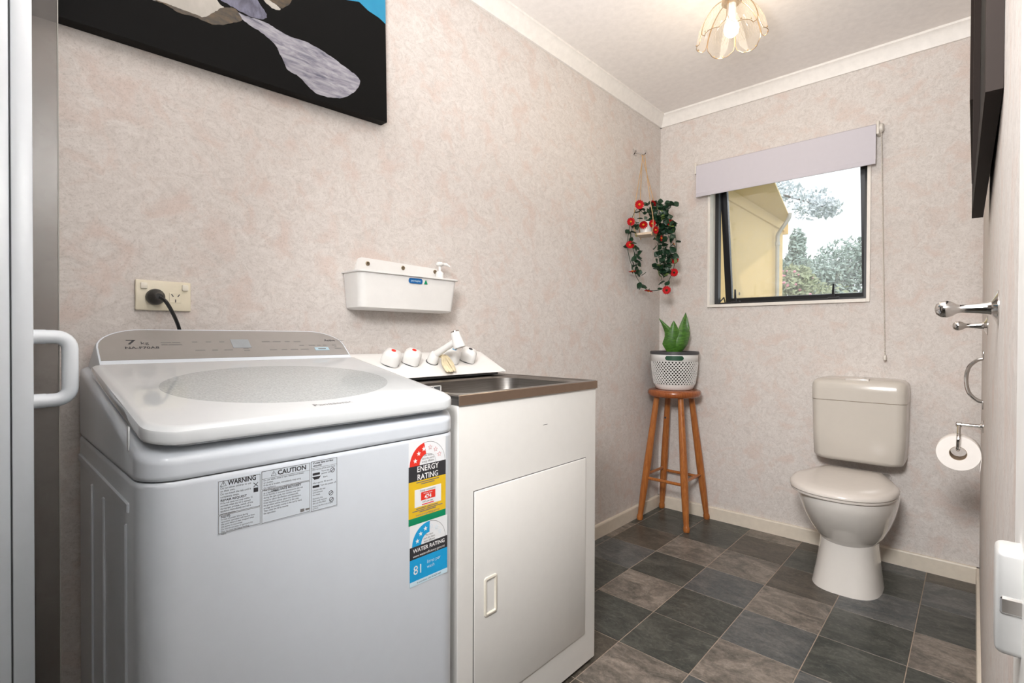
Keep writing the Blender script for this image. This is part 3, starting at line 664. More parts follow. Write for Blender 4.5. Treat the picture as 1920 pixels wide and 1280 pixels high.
def outlet():
    y0, y1, z0, z1 = .267, .379, 1.099, 1.170
    t = thing('power_outlet', (XL, (y0+y1)/2, z0), 'cream double power outlet on the wall above the washing machine', 'outlet')
    b = NB(); box(b, (XL, y0, z0), (XL+.010, y1, z1), .003, 2); finish('face_plate', b, 'outlet_cream', t)
    for y in (.283, .366):
        b = NB(); box(b, (XL+.009, y-.0065, 1.149), (XL+.0145, y+.0065, 1.163), .0015, 2); finish('switch', b, 'plastic_cream', t)
    for y in (.304, .346):
        b = NB(); box(b, (XL+.009, y-.013, 1.118), (XL+.0108, y+.013, 1.143), .001, 1); s = finish('socket', b, 'outlet_cream', t)
        for dy, dz, a in ((-.0065, .006, .6), (.0065, .006, -.6), (0, -.007, 0)):
            b = NB(); c, s_ = math.cos(a), math.sin(a); q = [(-.001, -.0035), (.001, -.0035), (.001, .0035), (-.001, .0035)]
            prism(b, [(XL+.0105, y+dy+u*c-v*s_, 1.1305+dz+u*s_+v*c) for u, v in q], (.0005, 0, 0)); finish('slot', b, 'print_dark', s, 0)
    p = thing('power_plug', (XL+.012, .304, 1.11), 'black round plug with cord in the left socket of the outlet', 'plug')
    b = NB(); lathe(b, [(.0185, 0), (.0190, .010), (.0165, .020), (.010, .028), (.007, .040)], (XL+.0108, .304, 1.1305), (1, 0, 0), 24); finish('plug_body', b, 'black_plastic', p)
    b = NB(); tube(b, smooth_path([(XL+.046, .305, 1.129), (XL+.060, .315, 1.118), (XL+.050, .334, 1.085), (XL+.022, .352, 1.050), (XL+.011, .362, 1.00), (XL+.010, .37, .90)], 6), .0042, 8); finish('plug_cord', b, 'black_plastic', p)
outlet()
def wall_art():
    t = thing('canvas_picture', (XL+.017, .49, 1.70), 'large dark frameless landscape canvas of rock, glacier and blue sky', 'picture')
    xa, xb = XL+.001, -1.40
    bl, br = Vector((0, .055, 1.696)), Vector((0, .924, 1.728)); up = Vector((0, -.012, .62))
    b = NB(); c = [bl, br, br+up, bl+up]
    hexa(b, [(xa, q.y, q.z) for q in c]+[(xb-.0005, q.y, q.z) for q in c]); cv = finish('canvas', b, 'canvas_side', t, 0)
    b = NB(); prism(b, [(xb-.0008, q.y, q.z) for q in c], (.0010, 0, 0)); fc = finish('painted_face', b, 'canvas_black', t, 0)
    G = {'art_snow': [[(.297, 1.812), (.325, 1.816), (.368, 1.817), (.398, 1.818), (.422, 1.842), (.446, 1.865), (.430, 1.877), (.40, 1.95), (.33, 2.0), (.22, 1.95), (.24, 1.85)],
                      [(.541, 1.932), (.564, 1.921), (.587, 1.928), (.578, 1.935), (.555, 1.945), (.52, 2.0), (.50, 2.0)]],
         'art_ridge': [[(.297, 1.812), (.328, 1.812), (.346, 1.806), (.383, 1.812), (.406, 1.811), (.43, 1.815), (.463, 1.834), (.488, 1.853), (.479, 1.870), (.467, 1.875), (.442, 1.863), (.422, 1.842), (.402, 1.821), (.368, 1.818), (.325, 1.817)],
                       [(.557, 1.939), (.578, 1.935), (.592, 1.933), (.617, 1.969), (.60, 2.02), (.56, 1.98)]],
         'art_glacier': [[(.477, 1.869), (.505, 1.870), (.541, 1.875), (.573, 1.871), (.607, 1.867), (.662, 1.871), (.704, 1.866), (.748, 1.856), (.783, 1.846), (.818, 1.835), (.827, 1.820), (.812, 1.790), (.777, 1.758), (.731, 1.740), (.688, 1.737), (.667, 1.747), (.636, 1.766), (.607, 1.772), (.595, 1.791), (.583, 1.808), (.575, 1.824), (.55, 1.839), (.514, 1.849), (.492, 1.855)]],
         'art_mist': [[(.438, 1.881), (.467, 1.877), (.505, 1.873), (.541, 1.880), (.55, 1.898), (.527, 1.925), (.49, 1.99), (.43, 1.97)]],
         'art_sky': [[(.782, 2.05), (.824, 2.065), (.855, 2.053), (.893, 2.049), (.9185, 2.040), (.914, 2.30), (.30, 2.28), (.33, 2.16), (.55, 2.12), (.70, 2.08)]]}
    for m, polys in G.items():
        for k, pg in enumerate(polys):
            if m != 'art_sky': pg = [(q.y, q.z) for q in smooth_path([(0, *q) for q in pg+pg[:1]], 5)][:-1]
            if m != 'art_sky': pg = [(y+random.uniform(-.0012, .0012), z+random.uniform(-.0012, .0012)) for y, z in pg]
            b = NB(); v = [b.verts.new((xb+.0004+(.0002 if m == 'art_ridge' else 0), y, z)) for y, z in pg]; f = b.faces.new(v)
            r = bmesh.ops.extrude_face_region(b, geom=[f]); bmesh.ops.translate(b, verts=[q for q in r['geom'] if isinstance(q, bmesh.types.BMVert)], vec=(-.0004, 0, 0))
            bmesh.ops.triangulate(b, faces=b.faces[:]); finish('painted_'+m[4:], b, m, fc, 0)
wall_art()

# ------------------------------------------------------------------ hanging planter in the corner
def hanging_planter():
    hk = thing('wall_hook', (XL, 2.585, 2.07), 'small metal hook on the left wall holding the hanging planter', 'hook')
    b = NB(); box(b, (XL, 2.565, 2.072), (XL+.006, 2.600, 2.105), .002, 2); pl = finish('hook_plate', b, 'chrome', hk)
    b = NB(); tube(b, smooth_path([(XL+.005, 2.582, 2.09), (XL+.030, 2.590, 2.078), (XL+.046, 2.598, 2.070), (XL+.056, 2.605, 2.078), (XL+.057, 2.608, 2.095)], 5), .005, 8); finish('hook_arm', b, 'chrome', hk)
    b = NB(); lathe(b, [(.005, 0), (.004, .002)], (XL+.006, 2.588, 2.095), (1, 0, 0), 10); finish('hook_screw', b, 'print_dark', pl)
    c = Vector((-1.345, 2.555, 1.600)); top = Vector((XL+.046, 2.598, 2.070))
    t = thing('hanging_shelf', c, 'small pale wooden plant shelf hung on four cords in the corner', 'hanging shelf')
    b = NB(); hs = .052; ang = math.radians(12)
    pts = [c+Vector((hs*1.25*math.cos(ang+k*math.pi/2+math.pi/4), hs*1.25*math.sin(ang+k*math.pi/2+math.pi/4), 0)) for k in range(4)]
    prism(b, pts, (0, 0, .012)); finish('shelf_board', b, 'ply', t, 0)
    for k, p in enumerate(pts):
        q = c+(p-c)*.93
        b = NB(); tube(b, smooth_path([q+Vector((0, 0, -.004)), q+(q-c)*.25+Vector((0, 0, .07)), q.lerp(top, .45)+(q-c)*.30+Vector((0, 0, .01)), top+Vector((.004*(k-1.5), .004*(k-1.5), .004))], 5), .0022, 6); finish('cord', b, 'cord_rope', t)
        b = NB(); bmesh.ops.create_icosphere(b, subdivisions=1, radius=.0045, matrix=Matrix.Translation(q+Vector((0, 0, -.005)))); finish('knot', b, 'cord_rope', t)
    # potted artificial flowers on the shelf
    g = thing('flower_garland_pot', c+Vector((0, 0, .012)), 'white pot of artificial red daisies with long trailing green vines', 'artificial flowers')
    po = c+Vector((0, 0, .012))
    b = NB(); lathe(b, [(.026, 0), (.030, .004), (.037, .055), (.040, .062), (.036, .062), (.033, .052)], po, seg=24); finish('pot', b, 'plastic_white', g)
    b = NB(); lathe(b, [(.035, .050), (.012, .053)], po, seg=20); finish('pot_soil', b, 'soil', g)
    r_ = Vector((.736, .677, 0)); f_ = Vector((.677, -.736, 0))
    rn = random.Random(11)
    def P(px, py, d=0):     # offset from the shelf centre: across, up, towards the room
        return c + r_*((px-1210)*.00296) + Vector((0, 0, (447-py)*.00296)) + f_*d
    leaf_me = None
    def leaf(pos, direction, size, mat):
        nonlocal leaf_me
        key = mat
        d = Vector(direction).normalized(); a, bb, _ = frame_of(d)
        b = NB(); prof = [(0, .04), (.25, .42), (.5, .5), (.78, .30), (1, .02)]
        L_, R_, Mi = [], [], []
        sp = rn.uniform(0, 6.28); aa = a*math.cos(sp)+bb*math.sin(sp); nn = d.cross(aa)
        for s_, w_ in prof:
            m = pos+d*s_*size+nn*(-.18*s_*s_*size); Mi.append(b.verts.new(m)); L_.append(b.verts.new(m+aa*w_*size*.9+nn*.10*size)); R_.append(b.verts.new(m-aa*w_*size*.9+nn*.10*size))
        for i in range(4): b.faces.new((Mi[i], Mi[i+1], L_[i+1], L_[i])); b.faces.new((Mi[i], R_[i], R_[i+1], Mi[i+1]))
        finish('leaf', b, mat, g, 80)
    vines = [[(1205, 420), (1186, 428), (1180, 455), (1186, 485), (1192, 505), (1200, 520)],
             [(1215, 415), (1238, 412), (1243, 450), (1242, 490), (1240, 530)],
             [(1220, 412), (1250, 418), (1256, 450), (1252, 490), (1246, 520)],
             [(1222, 410), (1232, 402), (1236, 440), (1230, 480), (1236, 515)],
             [(1205, 405), (1195, 395), (1178, 424), (1176, 467), (1185, 516), (1212, 545), (1236, 548), (1252, 535), (1262, 515), (1264, 490), (1261, 462), (1258, 430), (1240, 400)],
             [(1210, 405), (1222, 392), (1240, 388), (1256, 392)]]
    dens = [38, 62, 62, 48, 20, 24]
    for vi, (vn, nl) in enumerate(zip(vines, dens)):
        path = smooth_path([P(x, y, rn.uniform(-.03, .05) if 0 < i else 0.0) for i, (x, y) in enumerate(vn)], 6)
        path = [Vector((max(p.x, XL+.012), min(p.y, YF-.02), p.z)) for p in path]
        b = NB(); tube(b, path, .0016, 5); finish('vine_stem', b, 'leaf_dark', g)
        for k in range(nl):
            p = path[min(int(rn.random()**(.8)*(len(path)-1)), len(path)-1)] if vi != 4 else path[rn.randrange(len(path))]
            sp = .018 if vi != 4 else .006
            p = p+Vector((rn.uniform(-sp, sp), rn.uniform(-sp, sp), rn.uniform(-sp, sp)))
            p.x = max(p.x, XL+.03); p.y = min(p.y, YF-.04)
            d = Vector((rn.uniform(-1, 1), rn.uniform(-1, 1), rn.uniform(-1.1, .5)))
            leaf(p, d, rn.uniform(.028, .044), 'leaf_light' if rn.random() < .08 else 'leaf_dark')
    for k in range(34):
        p = P(rn.uniform(1205, 1250), rn.uniform(392, 425), rn.uniform(-.03, .05)); p.x = max(p.x, XL+.03); p.y = min(p.y, YF-.04)
        leaf(p, (rn.uniform(-1, 1), rn.uniform(-1, 1), rn.uniform(-.4, 1)), rn.uniform(.022, .036), 'leaf_dark')
    def flower(pos, nrm, r, back=False):
        a, bb, d = frame_of(nrm)
        b = NB(); n = 14
        for k in range(n):
            t0, t1, tm = 2*math.pi*(k-.46)/n, 2*math.pi*(k+.46)/n, 2*math.pi*k/n
            q = lambda t_, rr, h: pos+(a*math.cos(t_)+bb*math.sin(t_))*rr+d*h
            v = [b.verts.new(x) for x in (q(tm, r*.12, 0), q(t0, r*.72, .001), q(t0+.06, r*.93, .003), q(tm, r, .005), q(t1-.06, r*.93, .003), q(t1, r*.72, .001))]
            b.faces.new(v)
        lathe(b, [(r*.86, -.0008), (r*.2, -.0004)], pos, d, 14); fl = finish('flower', b, 'flower_red', g, 0)
        b = NB(); lathe(b, [(r*.27, -.001), (r*.24, .005), (r*.10, .008)], pos, d, 12); finish('flower_center', b, 'flower_center', fl)
        b = NB(); lathe(b, [(r*.30, .0), (r*.10, -.008), (r*.08, -.012)], pos, d, 8); finish('flower_calyx', b, 'leaf_dark', fl)
    tc = (f_*1.0+Vector((0, 0, -.15))).normalized()
    for x, y, d, nv, r in ((1193, 393, .05, tc, .026), (1178, 424, .045, tc, .023), (1176, 467, .05, tc+Vector((0, 0, .5)), .024), (1183, 515, .03, tc*.3+Vector((-.2, 0, 1)), .023), (1213, 550, .03, tc*.2+Vector((-.3, 0, -1)), .024),
                           (1246, 549, .03, -tc+r_*.3, .024), (1263, 515, .0, -tc, .024), (1264, 491, .0, -tc, .024), (1262, 462, -.01, tc*.4+r_+Vector((0, 0, .5)), .022), (1250, 425, .04, tc+r_*.5, .022), (1200, 430, .055, tc+Vector((0, 0, -.6)), .024),
                           (1216, 428, .055, tc+r_*.3, .022), (1222, 440, .058, tc+r_*.7, .022), (1222, 388, .02, r_+Vector((0, 0, .8)), .022), (1232, 455, .06, tc*.4+r_*.8, .018)):
        p = P(x, y, d); p.x = max(p.x, XL+.02); p.y = min(p.y, YF-.03); flower(p, nv, r)
hanging_planter()

# ------------------------------------------------------------------ stool and snake plant
def stool():
    c = Vector((-1.262, 2.742, 0)); zt = .745
    t = thing('bar_stool', c, 'tall round-seated wooden stool with four splayed legs in the corner', 'stool')
    b = NB(); lathe(b, [(.128, zt-.040), (.140, zt-.036), (.146, zt-.026), (.146, zt-.012), (.140, zt-.003), (.128, zt)], c, seg=48); finish('seat', b, 'seat_wood', t, 50)
    legs = []
    for sx, sy in ((-1, -1), (1, -1), (1, 1), (-1, 1)):
        a = c+Vector((sx*.070, sy*.070, zt-.039)); e = c+Vector((sx*.138, sy*.138, .0)); legs.append((a, e))
        f = lambda k: a.lerp(e, k)
        b = NB(); tube(b, [f(0), f(.3), f(.55), f(.75), f(.93), f(.955), f(.965), f(.985), f(1)], [.0155, .0185, .0205, .0195, .0155, .0140, .0170, .0180, .0150], 16)
        for v in b.verts: v.co.z = max(v.co.z, 0)
        finish('leg', b, 'stool_wood', t, 50)
    for i in range(4):
        h = .66 if i % 2 == 0 else .635
        p, q = legs[i][0].lerp(legs[i][1], h), legs[(i+1) % 4][0].lerp(legs[(i+1) % 4][1], h)
        b = NB(); tube(b, [p, p.lerp(q, .5), q], .0085, 10); finish('stretcher', b, 'stool_wood', t)
    p = legs[3][0].lerp(legs[3][1], .20)
    b = NB(); lathe(b, [(.006, 0), (.006, .004)], p+Vector((.0, -.019, 0)), (.4, -1, 0), 10); finish('screw_hole', b, 'print_dark', t)
stool()
def snake_plant():
    c = Vector((-1.262, 2.742, .7455))
    t = thing('potted_snake_plant', c, 'snake plant in a white perforated basket with dark rim on the stool', 'plant')
    H, rb, rt = .212, .104, .128
    prof = lambda h: rb+(rt-rb)*(1-(1-min(h/H, 1))**2)*1.0
    b = NB(); lathe(b, [(rb*.86, 0), (rb*.95, .004), (prof(.02), .024), (prof(.03), .032)], c, seg=60, caps=True)
    N, rows, h0, h1 = 44, 13, .032, .160
    rows_h = (h1-h0)/rows
    for r in range(rows):
        za, zb = h0+r*rows_h, h0+(r+1)*rows_h
        for k in range(N):
            t0 = 2*math.pi*(k+(.5 if r % 2 else 0))/N; t1 = t0+2*math.pi/N
            q = lambda u, v: c+Vector((math.cos(t0+(t1-t0)*u)*prof(za+(zb-za)*v), math.sin(t0+(t1-t0)*u)*prof(za+(zb-za)*v), za+(zb-za)*v))
            O = [b.verts.new(q(u, v)) for u, v in ((0, 0), (.5, 0), (1, 0), (1, .5), (1, 1), (.5, 1), (0, 1), (0, .5))]
            I = [b.verts.new(q(.5+.30*math.sin(a), .5-.46*math.cos(a))) for a in (-.785, 0, .785, 1.571, 2.356, 3.1416, 3.927, 4.712)]
            for i in range(8): b.faces.new((O[i], O[(i+1) % 8], I[(i+1) % 8], I[i]))
    lathe(b, [(prof(h1), h1), (prof(.19), .190), (prof(H)+.001, H-.012)], c, seg=60, caps=False)
    sh = finish('basket', b, 'plastic_white', t, 60)
    so = sh.modifiers.new('thickness', 'SOLIDIFY'); so.thickness = .003; so.offset = -1
    b = NB(); lathe(b, [(rt+.001, H-.014), (rt+.006, H-.012), (rt+.006, H+.002), (rt+.002, H+.004), (rt-.006, H+.002), (rt-.008, H-.012)], c, seg=60, caps=False); finish('basket_rim', b, 'dark_rim', t, 50)
    b = NB(); lathe(b, [(.086, .006), (.088, .02), (.106, .17), (.106, .196), (.04, .198)], c, seg=40); finish('inner_pot', b, 'soil', t)
    va = math.atan2(-2.742, 1.262)
    for k in (0, 1):
        th = va+k*math.pi; b = NB()
        n = 16; rows_ = []
        for i_ in range(n+1):
            u = -.049+.098*i_/n; e_ = max(0, abs(u)-.037); hh = math.sqrt(max(.0125**2-e_*e_, 1e-8)) if e_ < .0125 else .0003
            a = th+u/prof(.18)
            rows_.append([c+Vector((math.cos(a)*(prof(.18+v_*hh)+.0022), math.sin(a)*(prof(.18+v_*hh)+.0022), .18+v_*hh)) for v_ in (-1, -.5, 0, .5, 1)])
        loft(b, rows_, False, False, closed=False); finish('handle_slot', b, 'green_pot', t, 60)
    for a in (va-.95, va+.85):
        p = c+Vector((math.cos(a)*.075, math.sin(a)*.075, .20)); b = NB(); bmesh.ops.create_icosphere(b, subdivisions=2, radius=.018, matrix=Matrix.Translation(p)); finish('bark_chip', b, 'soil', t)
    r_ = Vector((.736, .677, 0)); f_ = Vector((.677, -.736, 0))
    def leaf(path, widths, twist, fold=.35):
        path = smooth_path(path, 5); b = NB(); rings = []
        n = len(path)
        for i, p in enumerate(path):
            k = i/(n-1); wv = k*(len(widths)-1); j = min(int(wv), len(widths)-2); wd = widths[j]+(widths[j+1]-widths[j])*(wv-j)
            an = twist[0]+(twist[1]-twist[0])*k; a = r_*math.cos(an)+f_*math.sin(an); nn = Vector((-a.y, a.x, 0))
            d = wd*fold; th = .0022
            rings.append([p-a*wd+nn*d, p-a*wd*.5+nn*d*.3-nn*th, p-nn*th, p+a*wd*.5+nn*d*.3-nn*th, p+a*wd+nn*d, p+a*wd*.5+nn*d*.3+nn*th, p+nn*th, p-a*wd*.5+nn*d*.3+nn*th])
        loft(b, rings); finish('leaf', b, 'snake_leaf', t, 60)
    q = lambda x, z, d=0: c+r_*x+Vector((0, 0, z))+f_*d
    leaf([q(-.012, .195, .01), q(-.030, .255, .02), q(-.030, .310, .025), q(-.062, .360, .02), q(-.092, .402, .01)], [.018, .044, .034, .016, .001], (.2, .7))
    leaf([q(-.004, .195, .02), q(-.010, .260, .035), q(-.012, .320, .04), q(-.018, .388, .04)], [.018, .036, .034, .001], (-.1, .1))
    leaf([q(.012, .195, .02), q(.036, .255, .04), q(.048, .320, .035), q(.045, .360, .02), q(.062, .432, .005)], [.016, .040, .042, .022, .002], (-.4, -.1))
    leaf([q(.018, .195, -.02), q(.048, .270, -.02), q(.062, .350, -.015), q(.066, .436, -.012)], [.014, .030, .026, .001], (.5, .9))
    leaf([q(-.002, .195, -.03), q(.004, .26, -.03), q(.010, .33, -.03), q(.012, .362, -.03)], [.016, .028, .022, .001], (.1, .3))
snake_plant()

# ------------------------------------------------------------------ toilet
def toilet():
    cx = -.392
    t = thing('toilet', (cx, 2.65, 0), 'cream close-coupled toilet with closed lid under the window', 'toilet')
    # pedestal
    def oval(w, yf, yb, z, p=2.4, dx=0):
        out = []; cy, hy = (yf+yb)/2, (yb-yf)/2
        for k in range(40):
            a = 2*math.pi*k/40; ca, sa = math.cos(a), math.sin(a)
            out.append(Vector((cx+dx+w*math.copysign(abs(ca)**(2/p), ca), cy+hy*math.copysign(abs(sa)**(2/p), sa), z)))
        return out
    b = NB(); loft(b, [oval(.124, 2.392, 2.72, 0, 2.8), oval(.122, 2.396, 2.72, .010, 2.8), oval(.112, 2.420, 2.72, .08, 2.7), oval(.104, 2.436, 2.73, .15, 2.6), oval(.100, 2.438, 2.74, .235, 2.5)])
    finish('pedestal', b, 'ceramic', t, 50)
    def pan(w, yf, z, yb=2.80, p=2.3): return oval(w, yf, yb, z, p)
    b = NB(); loft(b, [pan(.085, 2.462, .172), pan(.110, 2.432, .190), pan(.128, 2.400, .222), pan(.148, 2.356, .268), pan(.163, 2.315, .318), pan(.172, 2.290, .360), pan(.176, 2.278, .392), pan(.176, 2.278, .404), pan(.170, 2.284, .407)])
    finish('pan', b, 'ceramic', t, 60)
    b = NB(); box(b, (cx-.130, 2.68, .360), (cx+.115, 2.895, .412), .012, 3); finish('pan_shelf', b, 'ceramic', t)
    def lidring(ins, z, zb):
        out = []; n = 48
        for k in range(n):
            a = 2*math.pi*k/n; ca, sa = math.cos(a), math.sin(a)
            x = -.010+(.190-ins)*math.copysign(abs(ca)**.85, ca); y = 2.500+(.238-ins)*math.copysign(abs(sa)**.85, sa)
            if sa > 0:
                y = min(2.500+.34*sa, 2.728-ins); x *= 1-.30*max(0, (y-2.52)/.21)
            kk = (y-2.26)/.47
            out.append(Vector((cx+x, y, z+(zb-z)*kk)))
        return out
    b = NB(); loft(b, [lidring(.008, .4072, .4082), lidring(.004, .409, .410), lidring(.003, .415, .417), lidring(.006, .4175, .4195)]); finish('seat_ring', b, 'seat_plastic', t, 50)
    b = NB(); loft(b, [lidring(.007, .4185, .4205), lidring(.0, .421, .423), lidring(.0, .428, .434), lidring(.006, .436, .445), lidring(.020, .442, .452), lidring(.06, .446, .455), lidring(.12, .447, .455)]); finish('seat_lid', b, 'seat_plastic', t, 60)
    # cistern
    def cr(hw, yf, z, r=.035):
        cyy = (yf+YF-.002)/2; hy = (YF-.002-yf)/2
        ring = rrect(cx, cyy, hw, hy, (.012, .012, r, r), z, 6); out = []
        for q in ring:
            u = (q.x-cx)/hw; out.append(Vector((q.x, q.y-(.010*(1-u*u) if q.y < cyy else 0), z)))
        return out
    b = NB(); loft(b, [cr(.150, 2.748, .474, .05), cr(.166, 2.734, .480, .05), cr(.172, 2.728, .495), cr(.176, 2.724, .60), cr(.179, 2.720, .752)]); ci = finish('cistern', b, 'cistern_plastic', t, 50)
    b = NB(); loft(b, [cr(.1775, 2.7225, .7515), cr(.1775, 2.7225, .755)]); finish('lid_seam', b, 'grime', ci)
    b = NB(); loft(b, [cr(.180, 2.718, .7545), cr(.1805, 2.717, .80), cr(.179, 2.718, .825), cr(.174, 2.724, .838), cr(.163, 2.737, .847), cr(.14, 2.76, .852), cr(.08, 2.80, .854)]); cl = finish('cistern_lid', b, 'cistern_plastic', ci, 60)
    b = NB(); box(b, (cx-.046, 2.732, .838), (cx+.046, 2.765, .8565), .004, 2); bt = finish('flush_button', b, 'seat_plastic', ci)
toilet()

# ------------------------------------------------------------------ right wall fittings
def right_wall():
    def robe_hook(y, z, label):
        t = thing('robe_hook', (XR, y, z), label, 'hook', 'chrome hooks on the right wall')
        ax = (-1, 0, 0); o = (XR, y, z)
        b = NB(); lathe(b, [(.0225, 0), (.0225, .0015), (.018, .003), (.009, .007), (.0075, .011)], o, ax, 28); finish('hook_rose', b, 'chrome', t)
        b = NB(); lathe(b, [(.0078, .009), (.0062, .022), (.0052, .036), (.0060, .040), (.0090, .044), (.0112, .050), (.0108, .056), (.007, .061), (.002, .0625)], o, ax, 20); finish('hook_stem', b, 'chrome', t, 50)
    robe_hook(.89, 1.079, 'chrome ball-ended robe hook, the larger and nearer of two on the right wall')
    robe_hook(1.62, 1.070, 'chrome ball-ended robe hook, the smaller and farther of two on the right wall')
    y = 2.22
    t = thing('grab_handle', (XR, y, .83), 'bowed chrome pull handle on the wall above the toilet roll', 'handle')
    for z0, z1 in ((.972, .998), (.812, .838)):
        b = NB(); box(b, (XR-.003, y-.010, z0), (XR, y+.010, z1), .001, 2); finish('mount_tab', b, 'chrome', t)
    b = NB(); tube(b, smooth_path([(XR-.003, y, .975), (XR-.018, y, .968), (XR-.036, y, .945), (XR-.042, y, .905), (XR-.036, y, .865), (XR-.018, y, .842), (XR-.003, y, .836)], 5), .0058, 10); finish('handle_bow', b, 'chrome', t)
    y = 2.15
    t = thing('toilet_roll_holder', (XR, y, .75), 'chrome swing-arm toilet roll holder on the right wall', 'holder')
    b = NB(); lathe(b, [(.020, 0), (.020, .002), (.010, .004), (.009, .008)], (XR, y, .765), (-1, 0, 0), 24); finish('wall_rose', b, 'chrome', t)
    b = NB(); tube(b, [(XR-.006, y, .765), (XR-.056, y, .765)], .006, 12); lathe(b, [(.006, .05), (.009, .052), (.009, .062), (.006, .065)], (XR, y, .765), (-1, 0, 0), 14); finish('holder_arm', b, 'chrome', t)
    rc = Vector((XR-.058, y+.01, .678)); hr = .0205
    b = NB(); tube(b, smooth_path([(XR-.057, y, .765), (XR-.057, y-.012, .758), (XR-.057, y-.060, .735), (XR-.058, y-.062, .712), (XR-.058, y-.055, .6935), (XR-.058, y-.02, .692), (XR-.058, y+.055, .692)], 4), .0050, 10); finish('roll_bar', b, 'chrome', t)
    r = thing('toilet_roll', rc+Vector((0, 0, -.055)), 'white toilet paper roll hanging on the chrome holder', 'toilet roll')
    a = Vector((0, 1, 0)); o = rc-a*.045
    b = NB(); lathe(b, [(hr+.0012, 0), (.0535, 0), (.0545, .002), (.0545, .063), (.0535, .065), (hr+.0012, .065), (hr+.0012, 0)], o, a, 40, caps=False); finish('paper', b, 'paper', r, 40)
    b = NB(); lathe(b, [(hr, 0), (hr+.0012, 0), (hr+.0012, .065), (hr, .065), (hr, 0)], o, a, 30, caps=False); finish('cardboard_core', b, 'card_core', r, 40)
    b = NB(); hexa(b, [(rc.x+.050, rc.y-.05, .630), (rc.x+.0515, rc.y-.05, .630), (rc.x+.0515, rc.y+.02, .630), (rc.x+.050, rc.y+.02, .630), (rc.x+.0535, rc.y-.05, .675), (rc.x+.0548, rc.y-.05, .675), (rc.x+.0548, rc.y+.02, .675), (rc.x+.0535, rc.y+.02, .675)]); finish('loose_sheet', b, 'paper', r, 0)
    # two picture frames seen edge-on
    t = thing('picture_frame', (.012, 1.2, 1.33), 'dark brown picture frame seen edge-on, nearest on the right wall', 'picture frame', 'frames on the right wall')
    q = [(.0062, .81), (.0215, .81), (.0115, 1.64), (-.0085, 1.64)]
    z0, z1 = 1.328, 2.02
    def bar(name, ya, yb, za, zb, mat='frame_brown'):
        b = NB(); f = lambda y, k: (q[0][0]+(q[3][0]-q[0][0])*(y-.81)/.83)*(1-k)+(q[1][0]+(q[2][0]-q[1][0])*(y-.81)/.83)*k
        hexa(b, [(f(ya, 0), ya, za), (f(ya, 1), ya, za), (f(yb, 1), yb, za), (f(yb, 0), yb, za), (f(ya, 0), ya, zb), (f(ya, 1), ya, zb), (f(yb, 1), yb, zb), (f(yb, 0), yb, zb)]); return finish(name, b, mat, t, 0)
    bar('frame_bar', .81, .85, z0, z1); bar('frame_bar', 1.60, 1.64, z0, z1); bar('frame_bar', .85, 1.60, z0, z0+.04); bar('frame_bar', .85, 1.60, z1-.04, z1)
    b = NB(); hexa(b, [(.012, .85, z0+.04), (.0160, .85, z0+.04), (.0075, 1.60, z0+.04), (.0035, 1.60, z0+.04), (.012, .85, z1-.04), (.0160, .85, z1-.04), (.0075, 1.60, z1-.04), (.0035, 1.60, z1-.04)]); finish('frame_backing', b, 'canvas_black', t, 0)
    b = NB(); box(b, (.010, 1.20, z1-.08), (XR, 1.24, z1-.05)); finish('hanger', b, 'steel_screw', t, 0)
    t2 = thing('picture_frame', (.0, 2.2, 1.66), 'dark brown picture frame seen edge-on, farther along behind the nearer frame', 'picture frame', 'frames on the right wall')
    def bar2(name, lo, hi, mat='frame_brown'):
        b = NB(); box(b, lo, hi, .001, 1); finish(name, b, mat, t2, 0)
    x0, x1, ya, yb, z0, z1 = -.0155, -.001, 1.76, 2.72, 1.655, 2.22
    bar2('frame_bar', (x0, ya, z0), (x1, ya+.04, z1)); bar2('frame_bar', (x0, yb-.04, z0), (x1, yb, z1)); bar2('frame_bar', (x0, ya+.04, z0), (x1, yb-.04, z0+.04)); bar2('frame_bar', (x0, ya+.04, z1-.04), (x1, yb-.04, z1))
    bar2('frame_backing', (x0+.006, ya+.04, z0+.04), (x1-.003, yb-.04, z1-.04), 'canvas_black'); bar2('hanger', (x1-.004, 2.2, z1-.08), (XR, 2.24, z1-.05), 'steel_screw')
right_wall()

# ------------------------------------------------------------------ blind over the window
def blind():
    x0, x1, z0, z1, y = -1.188, -.345, 1.846, 2.012, YF-.052
    t = thing('roller_blind', ((x0+x1)/2, y, z0), 'pale lilac-grey roller blind rolled most of the way up', 'blind')
    b = NB(); lathe(b, [(.022, 0), (.022, x1-x0)], (x0, y+.020, z1), (1, 0, 0), 24); finish('fabric_roll', b, 'blind_fabric', t)
    b = NB(); box(b, (x0, y-.003, z0), (x1, y-.0015, z1+.012)); box(b, (x0, y-.0060, z0-.002), (x1, y+.001, z0+.020), .002, 2); finish('fabric_drop', b, 'blind_fabric', t, 30)
    for x, d in ((x0-.012, -1), (x1+.001, 1)):
        b = NB(); box(b, (x, y-.004, z1-.032), (x+.011, YF, z1+.030), .003, 2); finish('bracket', b, 'chain_plastic', t)
    b = NB(); lathe(b, [(.020, 0), (.020, .012), (.014, .016)], (x1+.011, y+.020, z1), (1, 0, 0), 20); finish('chain_wheel', b, 'chain_plastic', t)
    b = NB(); xc = x1+.018
    for dy in (-.012, .012):
        n = 150
        for k in range(n):
            z = z1-.01-k*.0071
            bmesh.ops.create_icosphere(b, subdivisions=1, radius=.0024, matrix=Matrix.Translation((xc+.022*k/n, y+.020+dy, z)))
        tube(b, [(xc, y+.02+dy, z1), (xc+.022, y+.02+dy, z1-.01-n*.0071)], .0009, 4)
    ch = finish('bead_chain', b, 'chain_plastic', t); ch['kind'] = 'stuff'
    b = NB(); box(b, (xc+.016, y+.004, .938), (xc+.028, y+.036, .962), .004, 2); finish('chain_weight', b, 'chain_plastic', t)
blind()

